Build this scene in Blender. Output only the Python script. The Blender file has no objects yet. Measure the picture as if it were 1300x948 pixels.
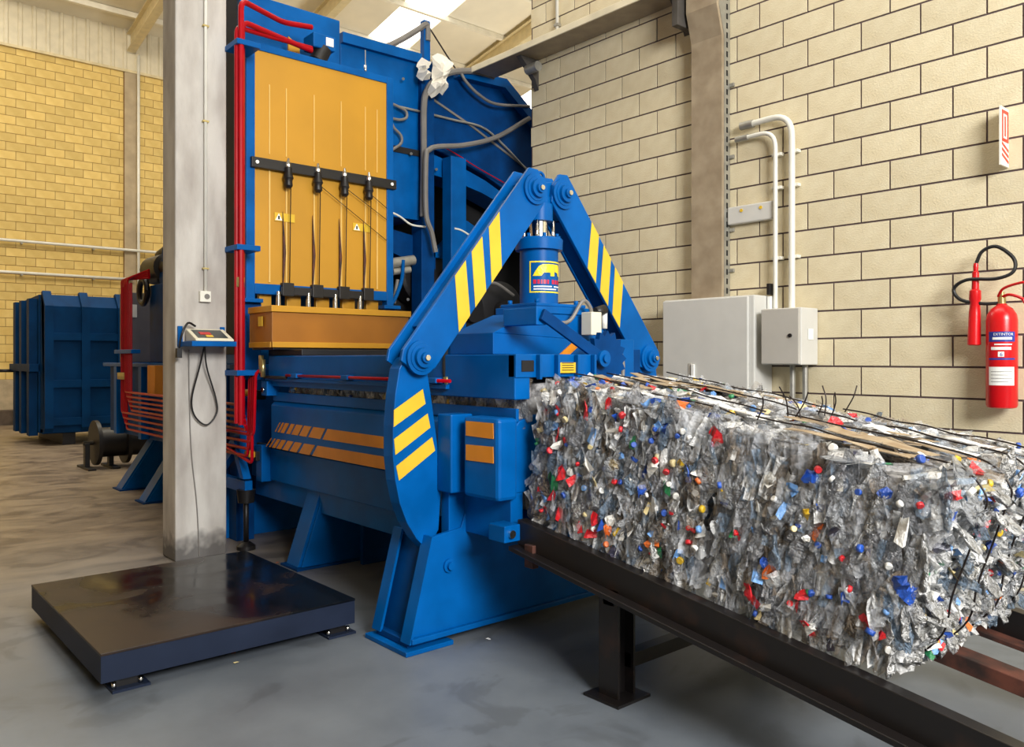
import bpy, bmesh, math, random
from mathutils import Vector, Matrix, noise
random.seed(7)
S = bpy.context.scene
COL = S.collection
# ------------------------------------------------------------------ camera
CH = 1.46                                   # camera height, metres
YAW = math.radians(41)
FPX = 1030.0                                # focal length in pixels of the 1300 wide frame
FW = (-math.cos(YAW), math.sin(YAW)); RT = (math.sin(YAW), math.cos(YAW))
cam = bpy.data.cameras.new('camera'); cam.sensor_width = 36; cam.lens = FPX/1300*36
cam.shift_y = -18/1300; cam.clip_end = 200
co = bpy.data.objects.new('camera', cam); COL.objects.link(co)
co.location = (0, 0, CH)
co.rotation_euler = (math.pi/2, 0, math.atan2(-FW[0], FW[1]))
S.camera = co
# ------------------------------------------------------------------ light
S.view_settings.view_transform = 'Standard'; S.view_settings.look = 'None'
S.view_settings.gamma = 1; S.view_settings.use_curve_mapping = False
S.view_settings.exposure = -0.08
w = bpy.data.worlds.new('sky'); S.world = w; w.use_nodes = True
w.node_tree.nodes['Background'].inputs[0].default_value = (.93, .97, 1, 1)
w.node_tree.nodes['Background'].inputs[1].default_value = .16
def area(name, loc, target, sx, sy, power, col):
    l = bpy.data.lights.new(name, 'AREA'); l.shape = 'RECTANGLE'; l.size = sx; l.size_y = sy
    l.energy = power; l.color = col
    o = bpy.data.objects.new(name, l); COL.objects.link(o); o.location = loc
    o.rotation_euler = (Vector(target)-Vector(loc)).to_track_quat('-Z', 'Y').to_euler()
    return o
area('door_daylight', (4.6, .8, 4.6), (-3.5, 3.2, 1.0), 3.0, 2.5, 1150, (1, .99, .96))
area('roof_daylight', (-3.5, 3.6, 9.6), (-3.5, 3.6, 0), 8, 2.5, 230, (1, .95, .86))
area('rear_roof_daylight', (-14, 3.0, 10.0), (-17, 4.0, 0), 7, 4, 680, (1, .92, .76))

area('added_ceiling_fill', (-13.5, 13.5, 4.0), (-14.5, 13, 11), 3, 3, 420, (1, .95, .84))  # added fill shining upward to brighten the ceiling; no fixture stands there

# ------------------------------------------------------------------ construction geometry (photo point on a known plane -> metres)
def _ray(px):
    k = (px-650)/FPX
    return FW[0]+k*RT[0], FW[1]+k*RT[1]
def aX(px, py, X):
    rx, ry = _ray(px); t = X/rx
    return Vector((X, ry*t, CH-(py-456)/FPX*t))
def aY(px, py, Y):
    rx, ry = _ray(px); t = Y/ry
    return Vector((rx*t, Y, CH-(py-456)/FPX*t))
def aF(px, py, z=0):
    rx, ry = _ray(px); t = (CH-z)*FPX/(py-456)
    return Vector((rx*t, ry*t, z))
def proj(x, y, z):
    Z = x*FW[0]+y*FW[1]
    if Z < .1: return None
    return 650+FPX*(x*RT[0]+y*RT[1])/Z, 456-FPX*(z-CH)/Z

# ------------------------------------------------------------------ materials
def C(r, g, b):
    f = lambda c: (c/255/12.92) if c/255 <= .04045 else ((c/255+.055)/1.055)**2.4
    return (f(r), f(g), f(b), 1)
MATS = {}
def mat(name, rgb, rough=.5, metal=0, var=.12, scale=6, bump=0, bscale=40, rgb2=None, spec=.5, lo=.35, hi=.65, objrand=0, rvar=0, detail=6, stretch=None):
    m = bpy.data.materials.new(name); m.use_nodes = True; nt = m.node_tree; N = nt.nodes; L = nt.links
    b = N['Principled BSDF']; b.inputs['Roughness'].default_value = rough; b.inputs['Metallic'].default_value = metal
    b.inputs['Specular IOR Level'].default_value = spec
    tc = N.new('ShaderNodeTexCoord'); src = tc.outputs['Object']
    if stretch:
        mp = N.new('ShaderNodeMapping'); mp.inputs['Scale'].default_value = stretch; L.new(src, mp.inputs[0]); src = mp.outputs[0]
    nz = N.new('ShaderNodeTexNoise'); nz.inputs['Scale'].default_value = scale; nz.inputs['Detail'].default_value = detail
    L.new(src, nz.inputs['Vector'])
    r = N.new('ShaderNodeValToRGB'); L.new(nz.outputs['Fac'], r.inputs[0])
    c1 = C(*rgb); c2 = C(*rgb2) if rgb2 else tuple(c*(1-var) for c in c1[:3])+(1,)
    if not rgb2: c1 = tuple(min(1, c*(1+var)) for c in c1[:3])+(1,)
    r.color_ramp.elements[0].position = lo; r.color_ramp.elements[0].color = c2
    r.color_ramp.elements[1].position = hi; r.color_ramp.elements[1].color = c1
    out = r.outputs[0]
    if objrand:
        oi = N.new('ShaderNodeObjectInfo'); mr = N.new('ShaderNodeMapRange')
        mr.inputs[3].default_value = 1-objrand; mr.inputs[4].default_value = 1+objrand
        L.new(oi.outputs['Random'], mr.inputs[0])
        mx = N.new('ShaderNodeMix'); mx.data_type = 'RGBA'; mx.blend_type = 'MULTIPLY'; mx.inputs[0].default_value = 1
        L.new(out, mx.inputs[6]); L.new(mr.outputs[0], mx.inputs[7]); out = mx.outputs[2]
    L.new(out, b.inputs['Base Color'])
    if rvar:
        mr = N.new('ShaderNodeMapRange'); mr.inputs[1].default_value = .3; mr.inputs[2].default_value = .7
        mr.inputs[3].default_value = max(0, rough-rvar); mr.inputs[4].default_value = min(1, rough+rvar)
        L.new(nz.outputs['Fac'], mr.inputs[0]); L.new(mr.outputs[0], b.inputs['Roughness'])
    if bump:
        n2 = N.new('ShaderNodeTexNoise'); n2.inputs['Scale'].default_value = bscale; n2.inputs['Detail'].default_value = 4
        L.new(src, n2.inputs['Vector'])
        bp = N.new('ShaderNodeBump'); bp.inputs['Strength'].default_value = bump; bp.inputs['Distance'].default_value = .01
        L.new(n2.outputs['Fac'], bp.inputs['Height']); L.new(bp.outputs[0], b.inputs['Normal'])
    MATS[name] = m
    return m
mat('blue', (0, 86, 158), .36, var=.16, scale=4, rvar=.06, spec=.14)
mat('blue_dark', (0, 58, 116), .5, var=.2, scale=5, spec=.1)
mat('blue_bin', (0, 50, 94), .55, var=.2, scale=3, spec=.1)
mat('navy', (30, 38, 56), .5, var=.2, scale=3, spec=.15)
mat('yellow', (222, 182, 48), .4, var=.05)
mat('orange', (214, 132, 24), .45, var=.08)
mat('amber', (198, 142, 30), .45, var=.06, scale=3)
mat('amber_light', (226, 186, 104), .5, var=.05)
mat('amber_plate', (160, 100, 24), .4, var=.1, scale=3)
mat('red_pipe', (168, 4, 22), .35, var=.1, spec=.2)
mat('red_paint', (205, 16, 24), .28, var=.05)
mat('black', (22, 20, 22), .45, var=.3)
mat('black_rail', (22, 19, 19), .35, rgb2=(44, 29, 23), lo=.25, hi=.42, scale=9)
mat('rust', (96, 52, 38), .7, rgb2=(40, 26, 22), scale=12)
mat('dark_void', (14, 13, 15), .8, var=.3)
mat('rubber', (20, 20, 22), .5)
mat('chrome', (225, 222, 215), .16, 1, var=.03)
mat('brass', (206, 188, 130), .3, .9, var=.1)
mat('galv', (170, 168, 160), .42, .6, var=.1, scale=14)
mat('tray_steel', (168, 152, 128), .45, .0, rgb2=(146, 130, 108), scale=7, rvar=.1)
mat('grey_box', (206, 205, 200), .45, var=.03)
mat('grey_box_door', (186, 182, 174), .45, var=.03)
mat('white_pvc', (228, 226, 216), .4, var=.04)
mat('cream', (226, 220, 196), .4, var=.03)
mat('grey_hose', (120, 116, 112), .5, var=.1)
mat('white', (240, 240, 236), .5, var=.02)
mat('concrete_col', (200, 196, 190), .8, rgb2=(160, 153, 147), scale=5, bump=.4, bscale=30, lo=.3, hi=.62, stretch=(1, 1, .35))
def stain():
    nt = MATS['concrete_col'].node_tree; N = nt.nodes; L = nt.links; b = N['Principled BSDF']; old = b.inputs['Base Color'].links[0].from_socket
    tc = N.new('ShaderNodeTexCoord'); sx = N.new('ShaderNodeSeparateXYZ'); L.new(tc.outputs['Object'], sx.inputs[0])
    n = N.new('ShaderNodeTexNoise'); n.inputs['Scale'].default_value = 9; L.new(tc.outputs['Object'], n.inputs[0])
    m = N.new('ShaderNodeMath'); m.operation = 'MULTIPLY_ADD'; m.inputs[1].default_value = -.28; L.new(n.outputs[0], m.inputs[0]); L.new(sx.outputs[2], m.inputs[2])
    r = N.new('ShaderNodeMapRange'); r.inputs[1].default_value = -.06; r.inputs[2].default_value = .06; r.inputs[3].default_value = .8; r.inputs[4].default_value = 0; L.new(m.outputs[0], r.inputs[0])
    x = N.new('ShaderNodeMix'); x.data_type = 'RGBA'; L.new(r.outputs[0], x.inputs[0]); L.new(old, x.inputs[6]); x.inputs[7].default_value = C(52, 50, 52); L.new(x.outputs[2], b.inputs['Base Color'])
stain()
mat('concrete_wallcol', (176, 158, 128), .8, var=.12, scale=3)
mat('block', (226, 215, 184), .85, rgb2=(214, 200, 166), scale=5, bump=.35, bscale=90, objrand=.05)
mat('mortar', (92, 76, 78), .9, var=.12)
mat('block_back', (228, 200, 126), .85, rgb2=(214, 182, 106), scale=3, objrand=.1)
mat('mortar_back', (150, 112, 66), .9, var=.1)
mat('plinth', (190, 172, 142), .85, var=.15)
mat('kerb', (84, 72, 62), .9, var=.3)
mat('cladding', (222, 212, 186), .5, var=.05)
mat('roof', (236, 228, 206), .6, var=.06, scale=1)
mat('rafter', (218, 202, 160), .5, var=.08)
mat('purlin', (238, 232, 214), .5, var=.05)
mat('cardboard', (142, 120, 92), .8, rgb2=(168, 152, 128), scale=14)
mat('wire', (44, 36, 34), .4, .5, var=.2)
mat('rag', (232, 226, 214), .8, var=.08)
mat('steel_beam', (226, 216, 188), .45, var=.12, scale=3)
mat('cab_grey', (104, 102, 108), .5, var=.05)
mat('beam_dark', (74, 70, 66), .5, var=.2)
mat('display', (60, 66, 66), .3, var=.1)
mat('display_red', (190, 24, 24), .3)
mat('label_blue', (38, 58, 150), .35)
mat('sign_white', (240, 236, 226), .4, var=.01)
mat('sign_red', (216, 62, 44), .4, var=.02)
mat('logo_yellow', (240, 214, 44), .35, var=.01)
mat('logo_red', (200, 30, 70), .35, var=.01)
mat('core', (176, 174, 174), .3, rgb2=(56, 54, 56), scale=22, bump=.8, bscale=45, lo=.35, hi=.6)
def floor_mat():
    m = bpy.data.materials.new('floor_concrete'); m.use_nodes = True; nt = m.node_tree; N = nt.nodes; L = nt.links
    b = N['Principled BSDF']; tc = N.new('ShaderNodeTexCoord')
    n1 = N.new('ShaderNodeTexNoise'); n1.inputs['Scale'].default_value = .7; n1.inputs['Detail'].default_value = 8; n1.inputs['Roughness'].default_value = .65
    n2 = N.new('ShaderNodeTexNoise'); n2.inputs['Scale'].default_value = 2.2; n2.inputs['Detail'].default_value = 10; n2.inputs['Distortion'].default_value = 1.2
    L.new(tc.outputs['Object'], n1.inputs[0])
    mp = N.new('ShaderNodeMapping'); mp.inputs['Scale'].default_value = (1.2, .8, 1); mp.inputs['Rotation'].default_value = (0, 0, .55)
    L.new(tc.outputs['Object'], mp.inputs[0]); L.new(mp.outputs[0], n2.inputs[0])
    r1 = N.new('ShaderNodeValToRGB'); e = r1.color_ramp.elements
    e[0].position = .3; e[0].color = C(80, 86, 94); e[1].position = .7; e[1].color = C(116, 123, 131)
    L.new(n1.outputs[0], r1.inputs[0])
    # blends to a blotchy warmer brown towards the rear of the hall
    sx = N.new('ShaderNodeSeparateXYZ'); L.new(tc.outputs['Object'], sx.inputs[0])
    mr = N.new('ShaderNodeMapRange'); mr.inputs[1].default_value = -4.2; mr.inputs[2].default_value = -7.5
    L.new(sx.outputs[0], mr.inputs[0])
    warm = N.new('ShaderNodeMix'); warm.data_type = 'RGBA'; warm.blend_type = 'MIX'; L.new(mr.outputs[0], warm.inputs[0])
    L.new(r1.outputs[0], warm.inputs[6])
    r3 = N.new('ShaderNodeValToRGB'); e = r3.color_ramp.elements
    e[0].position = .36; e[0].color = C(108, 94, 80); e[1].position = .62; e[1].color = C(148, 132, 112)
    L.new(n2.outputs[0], r3.inputs[0]); L.new(r3.outputs[0], warm.inputs[7])
    r2 = N.new('ShaderNodeValToRGB'); e = r2.color_ramp.elements
    e[0].position = .38; e[0].color = (.5, .48, .46, 1); e[1].position = .45; e[1].color = (1, 1, 1, 1)
    L.new(n2.outputs[0], r2.inputs[0])
    mx = N.new('ShaderNodeMix'); mx.data_type = 'RGBA'; mx.blend_type = 'MULTIPLY'; mx.inputs[0].default_value = .4
    L.new(warm.outputs[2], mx.inputs[6]); L.new(r2.outputs[0], mx.inputs[7]); L.new(mx.outputs[2], b.inputs['Base Color'])
    rr = N.new('ShaderNodeMapRange'); rr.inputs[3].default_value = .26; rr.inputs[4].default_value = .55
    L.new(n1.outputs[0], rr.inputs[0]); L.new(rr.outputs[0], b.inputs['Roughness'])
    bp = N.new('ShaderNodeBump'); bp.inputs['Strength'].default_value = .12; L.new(n2.outputs[0], bp.inputs['Height']); L.new(bp.outputs[0], b.inputs['Normal'])
    MATS['floor'] = m
floor_mat()
def platform_mat():
    m = bpy.data.materials.new('platform_steel'); m.use_nodes = True; nt = m.node_tree; N = nt.nodes; L = nt.links
    b = N['Principled BSDF']; b.inputs['Specular IOR Level'].default_value = .24; tc = N.new('ShaderNodeTexCoord')
    n = N.new('ShaderNodeTexNoise'); n.inputs['Scale'].default_value = 2.4; n.inputs['Detail'].default_value = 7; n.inputs['Distortion'].default_value = .8
    L.new(tc.outputs['Object'], n.inputs[0])
    sx = N.new('ShaderNodeSeparateXYZ'); L.new(tc.outputs['Object'], sx.inputs[0])
    ad = N.new('ShaderNodeMath'); ad.operation = 'MULTIPLY_ADD'; ad.inputs[1].default_value = -.22; L.new(sx.outputs[1], ad.inputs[0]); L.new(n.outputs[0], ad.inputs[2])
    r = N.new('ShaderNodeValToRGB'); e = r.color_ramp.elements
    e[0].position = .50; e[0].color = C(14, 17, 22); e[1].position = .70; e[1].color = C(46, 35, 28)
    L.new(ad.outputs[0], r.inputs[0]); L.new(r.outputs[0], b.inputs['Base Color'])
    rr = N.new('ShaderNodeMapRange'); rr.inputs[1].default_value = .4; rr.inputs[2].default_value = .65; rr.inputs[3].default_value = .1; rr.inputs[4].default_value = .38
    L.new(ad.outputs[0], rr.inputs[0]); L.new(rr.outputs[0], b.inputs['Roughness'])
    MATS['platform'] = m
platform_mat()
def mesh_sheet_mat():        # perforated amber guard sheet: fine dot pattern
    m = mat('amber_mesh', (194, 140, 30), .5, var=.05, scale=2)
    nt = m.node_tree; N = nt.nodes; L = nt.links; b = N['Principled BSDF']
    v = N.new('ShaderNodeTexVoronoi'); v.inputs['Scale'].default_value = 85; v.inputs['Randomness'].default_value = 0
    tc = N.new('ShaderNodeTexCoord'); L.new(tc.outputs['Object'], v.inputs['Vector'])
    mt = N.new('ShaderNodeMath'); mt.operation = 'GREATER_THAN'; mt.inputs[1].default_value = .34; L.new(v.outputs['Distance'], mt.inputs[0])
    old = b.inputs['Base Color'].links[0].from_socket
    mx = N.new('ShaderNodeMix'); mx.data_type = 'RGBA'; L.new(mt.outputs[0], mx.inputs[0])
    mx.inputs[6].default_value = C(120, 72, 14); L.new(old, mx.inputs[7]); L.new(mx.outputs[2], b.inputs['Base Color'])
mesh_sheet_mat()
def emit_mat(name, col, st):
    m = bpy.data.materials.new(name); m.use_nodes = True; nt = m.node_tree
    b = nt.nodes['Principled BSDF']; b.inputs['Base Color'].default_value = (.9, .9, .88, 1)
    b.inputs['Emission Color'].default_value = col; b.inputs['Emission Strength'].default_value = st
    MATS[name] = m
emit_mat('skylight', (1, .97, .88, 1), 3.2)
def plastic(name, rgb, opac, rough=.16, tint=None, sc=4.0, bs=1):
    m = bpy.data.materials.new(name); m.use_nodes = True; nt = m.node_tree; N = nt.nodes; L = nt.links
    b = N['Principled BSDF']; b.inputs['Base Color'].default_value = C(*rgb); b.inputs['Roughness'].default_value = rough
    b.inputs['Specular IOR Level'].default_value = .9
    n = N.new('ShaderNodeTexNoise'); n.inputs['Scale'].default_value = sc; n.inputs['Detail'].default_value = 4; n.inputs['Distortion'].default_value = .6
    tc = N.new('ShaderNodeTexCoord'); L.new(tc.outputs['Object'], n.inputs[0])
    bp = N.new('ShaderNodeBump'); bp.inputs['Strength'].default_value = bs; bp.inputs['Distance'].default_value = .9/sc
    L.new(n.outputs[0], bp.inputs['Height']); L.new(bp.outputs[0], b.inputs['Normal'])
    oi = N.new('ShaderNodeObjectInfo'); hs = N.new('ShaderNodeHueSaturation'); mr = N.new('ShaderNodeMapRange')
    mr.inputs[3].default_value = .75; mr.inputs[4].default_value = 1.2; L.new(oi.outputs['Random'], mr.inputs[0])
    hs.inputs['Color'].default_value = C(*rgb); L.new(mr.outputs[0], hs.inputs['Value']); L.new(hs.outputs[0], b.inputs['Base Color'])
    if opac < 1:
        t = N.new('ShaderNodeBsdfTransparent'); t.inputs[0].default_value = tint or (.96, .97, .98, 1)
        mx = N.new('ShaderNodeMixShader'); mx.inputs[0].default_value = opac
        L.new(t.outputs[0], mx.inputs[1]); L.new(b.outputs[0], mx.inputs[2])
        L.new(mx.outputs[0], N['Material Output'].inputs[0])
    MATS[name] = m
for n_, c_, o_, r_ in (('clear_pet', (234, 236, 240), .5, .13), ('clear_pet_dim', (208, 208, 212), .5, .16), ('blue_pet', (160, 186, 214), .5, .15), ('milky', (250, 249, 247), .85, .3), ('brown_pet', (168, 150, 130), .55, .2)):
    plastic(n_, c_, o_, r_); plastic('film_'+n_, c_, o_*.62 if n_ != 'milky' else .72, r_, sc=38)
for n_, c_ in dict(red=(214, 24, 36), blue=(24, 78, 176), white=(236, 234, 228), yellow=(240, 196, 36), green=(20, 120, 70), lblue=(110, 160, 220), cream=(222, 204, 150), orange=(226, 110, 40), dark=(50, 50, 70)).items():
    plastic('bit_'+n_, c_, 1, .4, bs=.22)

# ------------------------------------------------------------------ mesh helpers
class MB:
    def __init__(s): s.bm = bmesh.new()
    def box(s, x0, x1, y0, y1, z0, z1):
        v = [s.bm.verts.new((x, y, z)) for x in (x0, x1) for y in (y0, y1) for z in (z0, z1)]
        for f in ((0, 1, 3, 2), (4, 6, 7, 5), (0, 4, 5, 1), (2, 3, 7, 6), (0, 2, 6, 4), (1, 5, 7, 3)):
            s.bm.faces.new([v[i] for i in f])
        return s
    def prism(s, poly, axis, a0, a1):
        """poly: 2D points; axis 'x' -> (y,z), 'y' -> (x,z), 'z' -> (x,y)"""
        def P(p, a): return {'x': (a, p[0], p[1]), 'y': (p[0], a, p[1]), 'z': (p[0], p[1], a)}[axis]
        A = [s.bm.verts.new(P(p, a0)) for p in poly]; B = [s.bm.verts.new(P(p, a1)) for p in poly]
        n = len(poly)
        s.bm.faces.new(A); s.bm.faces.new(B[::-1])
        for i in range(n): s.bm.faces.new((A[i], B[i], B[(i+1) % n], A[(i+1) % n]))
        return s
    def loft(s, A, B):
        A = [s.bm.verts.new(p) for p in A]; B = [s.bm.verts.new(p) for p in B]; n = len(A)
        s.bm.faces.new(A); s.bm.faces.new(B[::-1])
        for i in range(n): s.bm.faces.new((A[i], B[i], B[(i+1) % n], A[(i+1) % n]))
        return s
    def tube(s, path, r, n=8, cap=True, rs=None):
        path = [Vector(p) for p in path]; rings = []
        up = Vector((.123, .31, .94)).normalized()
        for i, p in enumerate(path):
            d = (path[min(i+1, len(path)-1)]-path[max(i-1, 0)])
            if d.length < 1e-9: d = Vector((0, 0, 1))
            d.normalize(); u = up-d*up.dot(d)
            if u.length < .05: u = Vector((1, 0, 0))-d*d.x
            u.normalize(); up = u; v = d.cross(u); rr = rs[i] if rs else r
            rings.append([s.bm.verts.new(p+(u*math.cos(2*math.pi*k/n)+v*math.sin(2*math.pi*k/n))*rr) for k in range(n)])
        for a, b in zip(rings, rings[1:]):
            for k in range(n):
                f = s.bm.faces.new((a[k], a[(k+1) % n], b[(k+1) % n], b[k])); f.smooth = True
        if cap and len(rings) > 1:
            s.bm.faces.new(rings[0][::-1]); s.bm.faces.new(rings[-1])
        return s
    def cyl(s, p0, p1, r, n=20): return s.tube([p0, p1], r, n)
    def lathe(s, base, axis, prof, n=20):
        """prof: (offset along axis, radius)"""
        b = Vector(base); a = Vector(axis).normalized()
        return s.tube([b+a*o for o, _ in prof], 0, n, True, [r for _, r in prof]) if len({o for o, _ in prof}) == len(prof) else s.tube([b+a*(o+1e-5*i) for i, (o, _) in enumerate(prof)], 0, n, True, [r for _, r in prof])
    def quad(s, a, b, c, d): s.bm.faces.new([s.bm.verts.new(p) for p in (a, b, c, d)]); return s
    def build(s, name, m, parent=None, bevel=0, smooth=None):
        bmesh.ops.recalc_face_normals(s.bm, faces=s.bm.faces)
        for e_ in s.bm.edges:
            if len(e_.link_faces) == 2 and e_.calc_face_angle(0) > .55: e_.smooth = False
        o0 = root_loc(parent)
        if o0: bmesh.ops.translate(s.bm, vec=-o0, verts=s.bm.verts)
        me = bpy.data.meshes.new(name); s.bm.to_mesh(me); s.bm.free()
        me.materials.append(MATS[m])
        o = bpy.data.objects.new(name, me); COL.objects.link(o); o.parent = parent
        if bevel:
            b = o.modifiers.new('bevel', 'BEVEL'); b.width = bevel; b.segments = 2; b.limit_method = 'ANGLE'
        return o
def root_loc(p):
    while p is not None and p.parent is not None: p = p.parent
    return p.location.copy() if p is not None else None
def tag(o, label, cat, group=None, kind=None):
    if label: o['label'] = label
    if cat: o['category'] = cat
    if group: o['group'] = group
    if kind: o['kind'] = kind
    return o
def thing(name, loc, label, cat, group=None):
    o = bpy.data.objects.new(name, None); COL.objects.link(o); o.location = loc; o.empty_display_size = .1
    return tag(o, label, cat, group)
def box(name, m, parent, *d, bevel=.004): return MB().box(*d).build(name, m, parent, bevel)
def spline(pts, n=8):
    pts = [Vector(p) for p in pts]; out = []
    P = [pts[0]*2-pts[1]]+pts+[pts[-1]*2-pts[-2]]
    for i in range(1, len(P)-2):
        for k in range(n):
            t = k/n; a, b, c, d = P[i-1], P[i], P[i+1], P[i+2]
            out.append(.5*((2*b)+(c-a)*t+(2*a-5*b+4*c-d)*t*t+(3*b-a-3*c+d)*t**3))
    out.append(pts[-1]); return out
def bend(pts, r=.05, n=5):
    """polyline with rounded corners (pipes)"""
    pts = [Vector(p) for p in pts]; out = [pts[0]]
    for a, b, c in zip(pts, pts[1:], pts[2:]):
        u = (a-b); v = (c-b); rr = min(r, u.length*.45, v.length*.45)
        p = b+u.normalized()*rr; q = b+v.normalized()*rr
        for k in range(n+1):
            t = k/n; out.append(p*(1-t)**2+b*2*t*(1-t)+q*t*t)
    out.append(pts[-1]); return out
def struct(o): o['kind'] = 'structure'; return o

# ================================================================== SETTING
XB, YR = -21.4, 5.55
box('floor', 'floor', None, -22, 9, -7, 26, -.2, 0, bevel=0)['kind'] = 'structure'
# --- right block wall
wr = struct(box('wall_right', 'mortar', None, -6.09, 7, YR+.008, YR+.25, 0, 11.2, bevel=0))
bm_ = MB().box(-.1935, .1935, 0, .05, .0065, .1935); blk = bm_.build('block', 'block', None); me_blk = blk.data
bpy.data.objects.remove(blk)
rest = MB(); n = 0
for k in range(56):
    z = .01+k*.2; off = 0 if k % 2 == 0 else .2
    x = -1.874+off-.4*11
    while x < 6.6:
        x0, x1 = max(x, -6.088), x+.4
        if x1 > x0+.02 and z < 11:
            p = proj((x0+x1)/2, YR, z+.1); q = proj(x0, YR, z+.1)
            inview = p and q and (q[0] < 1306 and -12 < p[1] < 800)
            if inview and n < 300 and not (x0 < -4.4 and z < 1.0):
                if x1-x0 > .39:
                    o = bpy.data.objects.new('block', me_blk); COL.objects.link(o); o.location = (x+.2, YR, z); o.parent = wr
                else:
                    box('block', 'block', wr, x0, x1-.0065, YR, YR+.05, z+.0065, z+.1935, bevel=0)
                n += 1
            else: rest.box(x0+.0065, x1-.0065, YR, YR+.05, z+.0065, z+.1935)
        x += .4
rest.build('further_blocks', 'block', wr)['kind'] = 'stuff'
# --- rear block wall
wb = struct(box('wall_back', 'mortar_back', None, XB-.3, XB-.01, -6.9, 25.5, 0, 9.6, bevel=0))
me_bb = MB().box(-.05, 0, -.194, .194, .006, .194).build('block', 'block_back', None); mb2 = me_bb.data; bpy.data.objects.remove(me_bb)
rest = MB()
for k in range(5, 43):
    z = k*.2; y = -6.8+(.2 if k % 2 else 0)
    while y < 25:
        p = proj(XB, y+.2, z+.1)
        vis = p and -14 < p[0] < 216 and 50 < p[1] < 380 and z > 2.35
        for y0, y1 in ((y, min(y+.4, 5.9)), (max(y, 6.2), y+.4)) if y < 6.2 and y+.4 > 5.9 else ((y, y+.4),):
            if y1-y0 < .05: continue
            if not vis: rest.box(XB-.05, XB, y0+.006, y1-.006, z+.006, z+.194)
            elif y1-y0 > .39:
                o = bpy.data.objects.new('block', mb2); COL.objects.link(o); o.location = (XB, y+.2, z); o.parent = wb
            else: MB().box(XB-.05, XB, y0+.006, y1-.006, z+.006, z+.194).build('block', 'block_back', wb)
        y += .4
rest.build('further_blocks', 'block_back', wb)['kind'] = 'stuff'
struct(MB().box(XB-.02, XB+.02, -6.9, 25.5, 0, 1.0).build('baseboard_back', 'plinth'))
struct(MB().box(XB+.02, XB+.5, -6.9, 25.5, 0, .32).build('trim_1', 'kerb'))
pil = tag(box('concrete_pilaster', 'concrete_wallcol', None, XB+.021, XB+.05, 5.91, 6.19, 0, 8.6, bevel=.01), 'narrow concrete pillar set into the yellow block wall', 'pillar')
# corrugated cladding above blocks
cl = MB(); ys = []; y = -6.9; i = 0
prof = ((0, 0), (.17, 0), (.2, .035), (.25, .035), (.28, 0))
while y < 25.4:
    for dy, dx in prof[:-1]: ys.append((y+dy, dx))
    y += .28
vb = [(cl.bm.verts.new((XB+.02+dx, yy, 8.6)), cl.bm.verts.new((XB+.02+dx, yy, 9.75))) for yy, dx in ys]
for a, b in zip(vb, vb[1:]): cl.bm.faces.new((a[0], b[0], b[1], a[1]))
struct(cl.build('wall_back_cladding', 'cladding'))
struct(MB().box(XB+.0, XB+.07, -6.9, 25.4, 8.55, 8.61).build('trim_2', 'rafter'))
# other enclosing walls outside the picture
struct(MB().box(XB, 7, -7.2, -7, 0, 10).build('wall_left', 'plinth'))
struct(MB().box(XB, -6, 25.5, 25.7, 0, 13).build('wall_far', 'plinth'))
# --- roof
SL = .186
def rz(x): return 9.6+SL*((x if x < -8 else -16-x)-XB)
roof = MB()
sky_strips = [(11.3, 12.6), (17.4, 18.8), (1.7, 2.9)]
ysegs = []; y0 = -7.2
for a, b in sorted(sky_strips): ysegs.append((y0, a)); y0 = b
ysegs.append((y0, 25.6))
for a, b in ysegs:
    for xa, xb in ((XB-.4, -8), (-8, 8)):
        roof.loft([(xa, a, rz(xa)), (xb, a, rz(xb)), (xb, b, rz(xb)), (xa, b, rz(xa))], [(xa, a, rz(xa)+.12), (xb, a, rz(xb)+.12), (xb, b, rz(xb)+.12), (xa, b, rz(xa)+.12)])
ce = struct(roof.build('ceiling', 'roof'))
for i, (a, b) in enumerate(sorted(sky_strips)):
    s = MB()
    for xa, xb in ((XB-.4, -8), (-8, 8)):
        s.loft([(xa, a, rz(xa)+.05), (xb, a, rz(xb)+.05), (xb, b, rz(xb)+.05), (xa, b, rz(xa)+.05)], [(xa, a, rz(xa)+.08), (xb, a, rz(xb)+.08), (xb, b, rz(xb)+.08), (xa, b, rz(xa)+.08)])
    struct(s.build('window_%d' % (i+1), 'skylight'))
for yc in (-3.95, 1.05, 6.05, 9.55, 14.6, 19.6):
    r = thing('roof_rafter', (XB, yc, 8.9), 'sloping steel rafter under the corrugated roof, crossing the purlins', 'rafter', 'sloping rafters carrying the roof')
    for nm, h0, h1, wd in (('web', -.42, -.03, .012), ('bottom_flange', -.45, -.42, .1), ('top_flange', -.03, -.005, .1)):
        q = MB()
        for xa, xb in ((XB+.1, -8), (-8, 7)):
            q.loft([(xa, yc-wd, rz(xa)+h0-.12), (xb, yc-wd, rz(xb)+h0-.12), (xb, yc+wd, rz(xb)+h0-.12), (xa, yc+wd, rz(xa)+h0-.12)],
                   [(xa, yc-wd, rz(xa)+h1-.12), (xb, yc-wd, rz(xb)+h1-.12), (xb, yc+wd, rz(xb)+h1-.12), (xa, yc+wd, rz(xa)+h1-.12)])
        q.build(nm, 'rafter', r)
x = -20.6
while x < -6:
    tag(MB().box(x-.05, x+.05, -7, 25.4, rz(x)-.13, rz(x)-.005).build('roof_purlin', 'purlin'), 'pale steel purlin running straight across under the roof sheets', 'purlin', 'parallel purlins under the roof sheets')
    x += 1.75
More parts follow.
